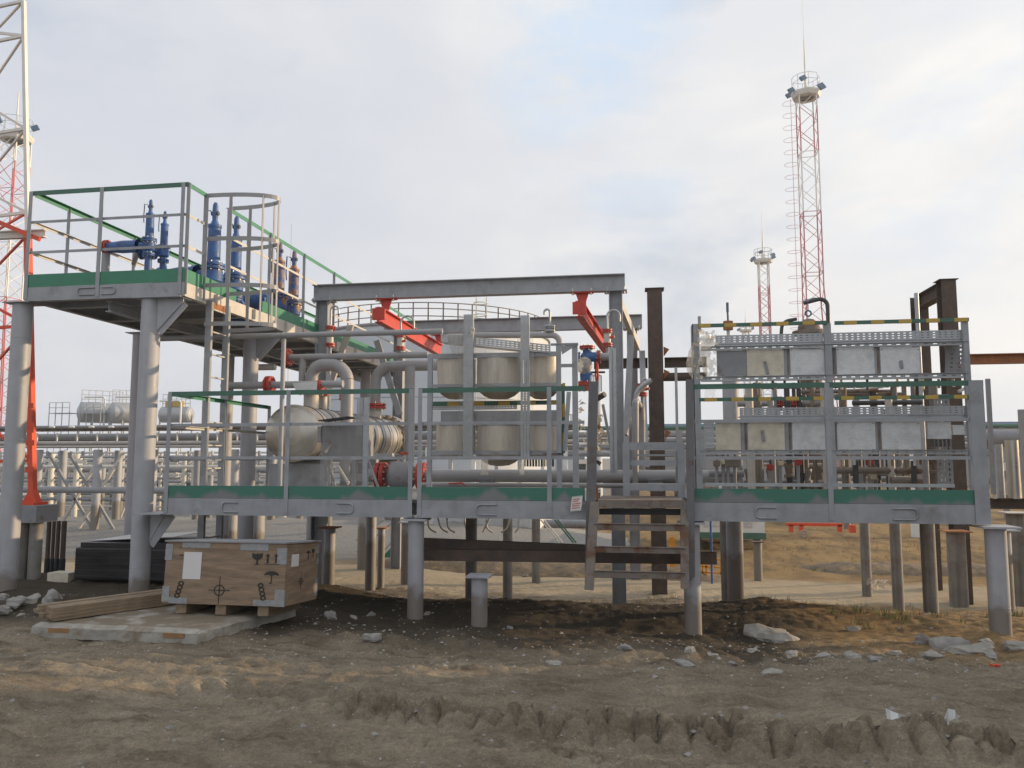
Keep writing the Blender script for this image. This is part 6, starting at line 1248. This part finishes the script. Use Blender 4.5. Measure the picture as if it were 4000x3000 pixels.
# silver horizontal tanks at the left
for i, (px, y0, rr_, t, label) in enumerate(((370, 1612, 44, 62, 'far silver horizontal tank on stilts, leftmost of three'), (490, 1612, 44, 62, 'far silver horizontal tank on stilts, middle of three'), (700, 1620, 34, 62, 'far silver horizontal tank with yellow fittings, rightmost of three'))):
    T = Thing('horizontal_tank', label, 'tank', group='far silver horizontal tanks'); c = Q(px-12, y0, t); s = (t-CY)/F; r_ = rr_*s; b = T.part('shell', 'galvanised'); Lx = (100 if i < 2 else 120)*s; yv = .55 if i < 2 else .05
    ax = V((1, 1.3, 0)).normalized() if i < 2 else V((1, .1, 0)).normalized(); LL = Lx/ax.x if i < 2 else Lx; st = c-ax*LL/2*(1 if i == 2 else .5)
    b.lathe(st, ax, [(-.35*r_, 0), (-.28*r_, .5*r_), (-.12*r_, .85*r_), (0, r_), (LL, r_), (LL+.2*r_, .8*r_), (LL+.35*r_, 0)], 28)
    k = T.part('stand', 'galvanised')
    for f_ in (.1, .9):
        q = st+ax*LL*f_
        for sx in (-.7, .7): k.bar((q.x+sx*r_, q.y, -1), (q.x+sx*r_, q.y, q.z), .12, .12)
    k = T.part('top_railing', 'galvanised')
    for z in (.3, .75, 1.2): k.bar(st+V((0, 0, r_+z)), st+ax*LL+V((0, 0, r_+z)), .05, .05)
    for j in range(7): q = st+ax*LL*j/6+V((0, 0, r_-.1)); k.bar(q, q+V((0, 0, 1.3)), .05, .05)
    if i < 2:
        k = T.part('end_platform', 'galvanised'); q = st+V((-1.4, -.5, -.1)); k.bx(q.x-1.2, q.x+1.0, q.y-.6, q.y+.6, q.z-.06, q.z)
        for z in (.5, 1.0): k.bar(q+V((-1.2, -.6, z)), q+V((1, -.6, z)), .05, .05)
        for dx in (-1.2, -.5, .2, 1.0): k.bar((q.x+dx, q.y-.6, -1), (q.x+dx, q.y-.6, q.z+1.0), .06, .06)
        for z in range(5): k.bar((q.x-1.2, q.y-.6, -1+z*.9), (q.x+1, q.y-.6, -.3+z*.9), .05, .05)
    else:
        k = T.part('fittings', 'yellow_paint'); 
        for j in range(5): q = st+ax*LL*(.2+j*.12)+V((0, 0, r_)); k.bx(q.x-.2, q.x+.2, q.y-.2, q.y+.2, q.z, q.z+.55)
    k = T.part('vent_pipe', 'white_paint'); q = st+ax*LL*.55; k.pipe([q+V((-1.2, -r_-.3, r_+.5)), q+V((1.0, -r_-.3, r_+.5)), (q.x+1.0, q.y-r_-.3, -.5)], .09, .3, 8)
# ================================================================ long pipe rack behind on the left
T = Thing('pipe_rack', 'long two level pipe rack on cross braced columns behind the tall white columns', 'pipe rack'); t = 12.5
zA = lambda y: Q(300, y, t).z
xL, xR = Q(-300, 1700, t).x, Q(2300, 1700, t+6).x
for (y, r, m, dt) in ((1668, .045, 'primer_grey', 0), (1705, .10, 'primer_grey', .5), (1712, .09, 'dark_metal', 1.1), (1731, .055, 'pale_steel', -.2), (1738, .07, 'primer_grey', 1.6), (1745, .03, 'pale_steel', -.4)):
    k = T.part('pipe', m); k.tube((xL, t+dt, zA(y)), (xR, t+dt, zA(y)), r, 14)
for (y, m) in ((1681, 'rust_pale'), (1744, 'rust_pale')): k = T.part('beam', m); k.ibeam((xL, t-.35, zA(y)), (xR, t-.35, zA(y)), .09, .12)
for i, px in enumerate((175, 268, 405, 482, 620, 790, 935, 1080, 1300, 1530)):
    dt = 0 if i % 2 == 0 else 2.2; x = Q(px, 1900, t+dt).x; k = T.part('column', 'pile_paint'); k.tube((x, t+dt-.3, -.9), (x, t+dt-.3, zA(1757)), .115, 14)
for (px0, px1) in ((190, 400), (270, 480)):
    for (a, b) in ((1770, 2130), (2130, 1770)):
        k = T.part('cross_brace', 'primer_grey' if a < b else 'pale_steel'); k.bar(Q(px0, a, t-.25), Q(px1, b, t-.25), .07, .07)
for i in range(17): x = Q(150+i*78, 1690, t-.4).x; k = T.part('hanger', 'cream_paint'); k.bar((x, t-.44, zA(1693)), (x, t-.44, zA(1724)), .035, .035)
for i in range(4): c = Q(203+i*77, 1668, t-.4); k = T.part('insulator', 'white_paint'); k.sphere(c, .045, 6, (2.2, 1, .9))
T = Thing('low_pipe', 'single thick grey pipe crossing behind the rack columns low at left', 'pipe', 'primer_grey'); c = Q(300, 1914, 11.3); T.tube((xL, 11.3, c.z), (Q(780, 1914, 11.3).x, 11.3, c.z), .085, 16)
# second line of supports and pipes behind the first
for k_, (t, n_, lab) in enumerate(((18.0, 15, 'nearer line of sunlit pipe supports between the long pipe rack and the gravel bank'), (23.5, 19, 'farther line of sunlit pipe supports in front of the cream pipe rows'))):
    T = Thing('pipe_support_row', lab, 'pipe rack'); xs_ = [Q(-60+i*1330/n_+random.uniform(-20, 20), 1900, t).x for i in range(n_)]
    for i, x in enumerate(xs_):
        zt_ = Q(300, random.choice([1772, 1790, 1815]), t).z; T.part('column', random.choice(['pale_steel', 'cream_paint', 'pile_paint'])).tube((x, t, -1.1), (x, t, zt_), random.choice([.07, .10, .12]), 10)  # cream and pale tones put sunlight into the column colours
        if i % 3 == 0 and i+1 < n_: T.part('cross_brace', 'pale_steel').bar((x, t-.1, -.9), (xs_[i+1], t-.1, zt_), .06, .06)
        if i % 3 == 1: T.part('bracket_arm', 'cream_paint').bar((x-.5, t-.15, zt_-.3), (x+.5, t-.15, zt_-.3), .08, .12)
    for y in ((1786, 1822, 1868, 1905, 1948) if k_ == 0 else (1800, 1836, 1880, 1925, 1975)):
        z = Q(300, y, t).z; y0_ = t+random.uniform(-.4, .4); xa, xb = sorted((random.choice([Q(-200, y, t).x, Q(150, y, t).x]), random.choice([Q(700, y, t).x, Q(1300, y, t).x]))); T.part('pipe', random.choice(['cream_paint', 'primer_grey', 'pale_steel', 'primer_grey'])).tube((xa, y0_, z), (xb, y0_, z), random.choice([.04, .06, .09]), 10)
# sunlit bundles of pipes further behind
T = Thing('far_pipe_bundle', 'distant stacked cream coloured sunlit pipe rows under the pipe rack', 'pipe rack'); t = 30
rows = [1768, 1782, 1796, 1810, 1826, 1843, 1856, 1866]
for j, y in enumerate(rows):
    z = Q(600, y, t).z; k = T.part('pipe_row', 'cream_paint' if j % 2 == 0 or j < 5 else 'primer_grey'); k.tube((Q(-250, y, t).x, t+j*.1, z), (Q(1560, y, t).x, t+j*.1, z), .055 if j < 6 else .03, 8)
for i in range(34): x = Q(0+i*46, 1800, t-.3).x; k = T.part('post', 'primer_grey' if i % 3 else 'pale_steel'); k.bar((x, t-.3, -1.3), (x, t-.3, Q(600, 1762, t).z), .10, .10)
for i in range(26): c = Q(20+i*60+random.uniform(-14, 14), random.uniform(1872, 1960), t-.8); k = T.part('valve_box', random.choice(['cream_paint', 'primer_grey', 'dark_metal', 'white_paint'])); k.bx(c.x-.18, c.x+.18, c.y, c.y+.3, c.z-.2, c.z+.2)
for (y, r) in ((1935, .10), (1952, .06), (1964, .05)): k = T.part('pipe_row', 'cream_paint' if r > .09 else 'pale_steel'); z = Q(300, y, t-2).z; k.tube((Q(-250, y, t-2).x, t-2, z), (Q(1250, y, t-2).x, t-2, z), r, 8)
# rack continuing to the right, seen between the platforms
T = Thing('far_pipe_rack', 'distant horizontal pipe rack lines between the gantry and the right platform', 'pipe rack'); t = 26
for (y, r, m) in ((1672, .09, 'green_dull'), (1690, .05, 'pale_steel'), (1700, .08, 'primer_grey'), (1712, .05, 'white_paint'), (1722, .07, 'primer_grey'), (1735, .05, 'white_paint'), (1748, .09, 'primer_grey'), (1760, .05, 'pale_steel'), (1775, .10, 'primer_grey')):
    z = Q(2500, y, t).z; k = T.part('pipe', m); k.tube((Q(1560, y, t).x, t, z), (Q(4300, y, t).x, t, z), r, 8)
for i in range(30): x = Q(1580+i*90, 1800, t-.4).x; k = T.part('post', random.choice(['pile_paint', 'primer_grey', 'white_paint'])); k.bar((x, t-.4, -1.2), (x, t-.4, Q(2500, 1680, t).z), .16, .16)
for i in range(30): c = Q(2250+i*60+random.uniform(-20, 20), random.uniform(1790, 1930), t-1); k = T.part('equipment_box', random.choice(['primer_grey', 'pale_steel', 'dark_metal', 'white_paint', 'rust_pale'])); s = random.uniform(.12, .35); k.bx(c.x-s, c.x+s, c.y, c.y+.4, c.z-s*.8, c.z+s*.8)
T = Thing('blue_building', 'long low blue roofed building on the horizon at right', 'building'); a, b = Q(2430, 1658, 70), Q(4300, 1648, 70); k = T.part('roof', 'sea_blue'); k.bx(a.x, b.x, 70, 80, Q(2600, 1672, 70).z, Q(2600, 1656, 70).z); k = T.part('wall', 'primer_grey'); k.bx(a.x+.4, b.x, 70.3, 79.7, -1.2, Q(2600, 1672, 70).z-.01)
# white and green container modules
def module(px0, px1, y0, y1, yg, t, label):
    T = Thing('equipment_module', label, 'cabin', group='low white modules with green base'); a, b = Q(px0, y0, t), Q(px1, y0, t); z1, z0, zg = a.z, Q(px0, yg, t).z, Q(px0, y1, t).z
    T.part('wall', 'white_paint').bx(a.x, b.x, t, t+3, zg, z1); T.part('base_frame', 'green_dull').bx(a.x-.02, b.x+.02, t-.05, t+3, z0, zg-.005)
    for f_ in (.08, .5, .92): T.part('stilt', 'pile_bare').tube((a.x+(b.x-a.x)*f_, t+.3, -1.0), (a.x+(b.x-a.x)*f_, t+.3, z0-.005), .11, 12)
    T.part('wall_panel', 'panel_light').bx(a.x+.3, b.x-.3, t-.02, t-.01, zg+.15, z1-.1)
module(1655, 2110, 1965, 2072, 2092, 14.5, 'low white module with green base behind the middle platform'); module(2700, 2985, 1975, 2078, 2102, 13, 'low white module with green base under the left end of the right platform')
T = Thing('hanging_hose', 'bundle of dirty cream hoses hanging behind the middle platform', 'hose')
for i, px in enumerate((1672, 1705, 1745, 1812, 1900, 1925, 2000, 2030)):
    k = T.part('hose', 'cream_paint'); t = 4.6; a = Q(px, 2000, t); b = Q(px+random.uniform(15, 45)*random.choice([-1, 1]), 2080, t); m_ = (a+b)/2+V((random.uniform(-.1, .1), 0, -.10)); k.pipe([a, m_, b], .014, .2, 8)
# green stair down at the centre left
T = Thing('far_green_stair', 'distant stair with green sides slanting down behind the joint pile', 'stair'); t = 9.6
for dy in (0, .8): T.part('stringer', 'green_paint').bar(Q(1588, 2105, t+dy), Q(1490, 2205, t+dy), .03, .22)
for (a, b) in (((1500, 2030), (1392, 2110)), ((1570, 2075), (1500, 2150)), ((1545, 2030), (1395, 2160))): T.part('handrail', 'galvanised').bar(Q(*a, t), Q(*b, t), .03, .03)
for px in (1402, 1500): T.part('post', 'galvanised').bar(Q(px, 2060, t), Q(px, 2210, t), .035, .035)
T = Thing('far_green_stair', 'pair of slanting green handrails behind the rusty stair, left side', 'stair'); t = 9
for (m, dx) in (('white_paint', 0), ('white_paint', 12), ('green_dull', 55), ('green_dull', 66)): T.part('handrail', m).bar(Q(2112+dx, 2030, t), Q(2185+dx, 2120, t), .03, .03)
T = Thing('culvert_pipe', 'big grey pipe lying under the platforms behind the rusty stair', 'pipe', 'primer_grey'); a = Q(2125, 2046, 11); T.tube(a, (Q(2330, 2046, 11).x, 11, a.z), .10, 18)
for (px, label) in ((2660, 'left blue post beyond the rusty beam end'), (2776, 'right blue post in front of the white module')): T = Thing('blue_post', label, 'post', 'blue_paint', group='slim blue posts'); a = Q(px, 2030, 7.5); T.tube((a.x, 7.5, gh(a.x, 7.5)), (a.x, 7.5, a.z), .022, 8)
T = Thing('orange_barrier', 'low orange tube barrier on the ground right of the stair', 'barrier'); t = 8.2
for y in (2182, 2212, 2235): T.part('rail', 'orange_paint').bar(Q(2740, y, t), Q(2822, y+5, t), .03, .035)
for px in (2744, 2758, 2816): T.part('post', 'orange_paint').bar(Q(px, 2180, t), Q(px, 2245, t), .03, .03)
T = Thing('orange_barrier_board', 'upright orange panel behind the stair treads', 'barrier', 'orange_paint'); rect(T, 2615, 2636, 2098, 2215, 7.4, .05)
T = Thing('red_steel_trestle', 'long red steel trestle lying on the dry ground far at right', 'trestle'); t = 17
T.part('beam', 'orange_red').bar(Q(3070, 2048, t), Q(3290, 2050, t), .10, .09)
for px in (3090, 3130, 3280): T.part('leg', 'orange_red').bar(Q(px, 2050, t), Q(px, 2078, t), .12, .10)
T = Thing('red_scrap', 'small red object right of the long red frame', 'scrap', 'orange_red'); c = Q(3332, 2068, t); T.bx(c.x-.08, c.x+.08, t, t+.2, c.z-.1, c.z+.12)
T = Thing('tyre_ring', 'pale half buried ring on the dry ground below the red frame', 'ring', 'concrete'); c = Q(3140, 2085, 16); T.torus(c, Y_, .09, .025, 18, 6)
T = Thing('clear_bag', 'crumpled clear plastic bag between two dark piles', 'litter', 'film_warm'); c = Q(3440, 2285, 4.3)
for i in range(30): s = .07; p = c+V([random.uniform(-.13, .13), random.uniform(-.1, .1), random.uniform(-.05, .06)]); T.add([p+V([random.uniform(-s, s) for _ in range(3)]) for _ in range(3)], [(0, 1, 2)])
# gravel bank behind on the left, earth bank on the right
def bank(name, m, x0, x1, y0, y1, h, seed):
    vs = []; nx, ny = 90, 14
    for j in range(ny+1):
        for i in range(nx+1):
            x = x0+(x1-x0)*i/nx; y = y0+(y1-y0)*j/ny; e = min(i, nx-i)/8; z = gh(x, y)-.05+h*math.sin(PI*min(1, j/ny*1.0))**.8*min(1, e)*(1+.25*mnoise.noise(V((x*.8+seed, y*.8, 0))))+.05*mnoise.noise(V((x*3, y*3, seed))); vs.append((x, y, z))
    fs = [(j*(nx+1)+i, j*(nx+1)+i+1, (j+1)*(nx+1)+i+1, (j+1)*(nx+1)+i) for j in range(ny) for i in range(nx)]; structure(name, MAT[m], vs, fs, True)
mat('gravel_bank_grey', (.24, .235, .225), .95, var=.3, nscale=26, bump=.8, bscale=26); mat('earth_bank_brown', (.15, .115, .075), .95, var=.3, nscale=8, dirt=(.28, .19, .08), dscale=4, bump=.8, bscale=22)
bank('earth_bank', 'earth_bank_brown', -5.5, 1.8, 7.6, 9.4, .22, 3)
bank('gravel_bank', 'gravel_bank_grey', -26, 0, 10.5, 17.5, .45, 9)
bank('earth_bank_right', 'earth_bank_brown', 3.2, 14, 9.0, 10.8, .18, 13)
# ================================================================ hall added out of view on the right to throw shade over the foreground
T = Thing('sun_blocker_hall', 'added unseen grey hall to the right, blocking the sun from the foreground', 'building'); k = T.part('wall', 'primer_grey'); k.bx(9.0, 30, -12.0, 2.15, -.3, 4.2); k = T.part('roof', 'galvanised'); k.prism([(8.8, -12.2, 4.2), (30.2, -12.2, 4.2), (30.2, -5, 4.9), (8.8, -5, 4.9)], Z_, .08); k.prism([(8.8, -5, 4.9), (30.2, -5, 4.9), (30.2, 2.35, 4.2), (8.8, 2.35, 4.2)], Z_, .08)

# ================================================================ thin evening haze over the whole site
hm = bpy.data.materials.new('haze'); hm.use_nodes = True; ht = hm.node_tree; ht.nodes.clear(); ho = N(ht, 'ShaderNodeOutputMaterial'); hv = N(ht, 'ShaderNodeVolumePrincipled'); hv.inputs['Color'].default_value = (.88, .93, 1.0, 1); hv.inputs['Density'].default_value = .0012; hv.inputs['Anisotropy'].default_value = .2; ht.links.new(hv.outputs[0], ho.inputs['Volume'])
hx0, hx1, hy0, hy1, hz0, hz1 = -150, 150, -30, 190, -4.5, 40
hvs = [(x, y, z) for z in (hz0, hz1) for y in (hy0, hy1) for x in (hx0, hx1)]
structure('haze', hm, hvs, [(0, 2, 3, 1), (4, 5, 7, 6), (0, 1, 5, 4), (2, 6, 7, 3), (0, 4, 6, 2), (1, 3, 7, 5)], False, kind='stuff')
finalize()
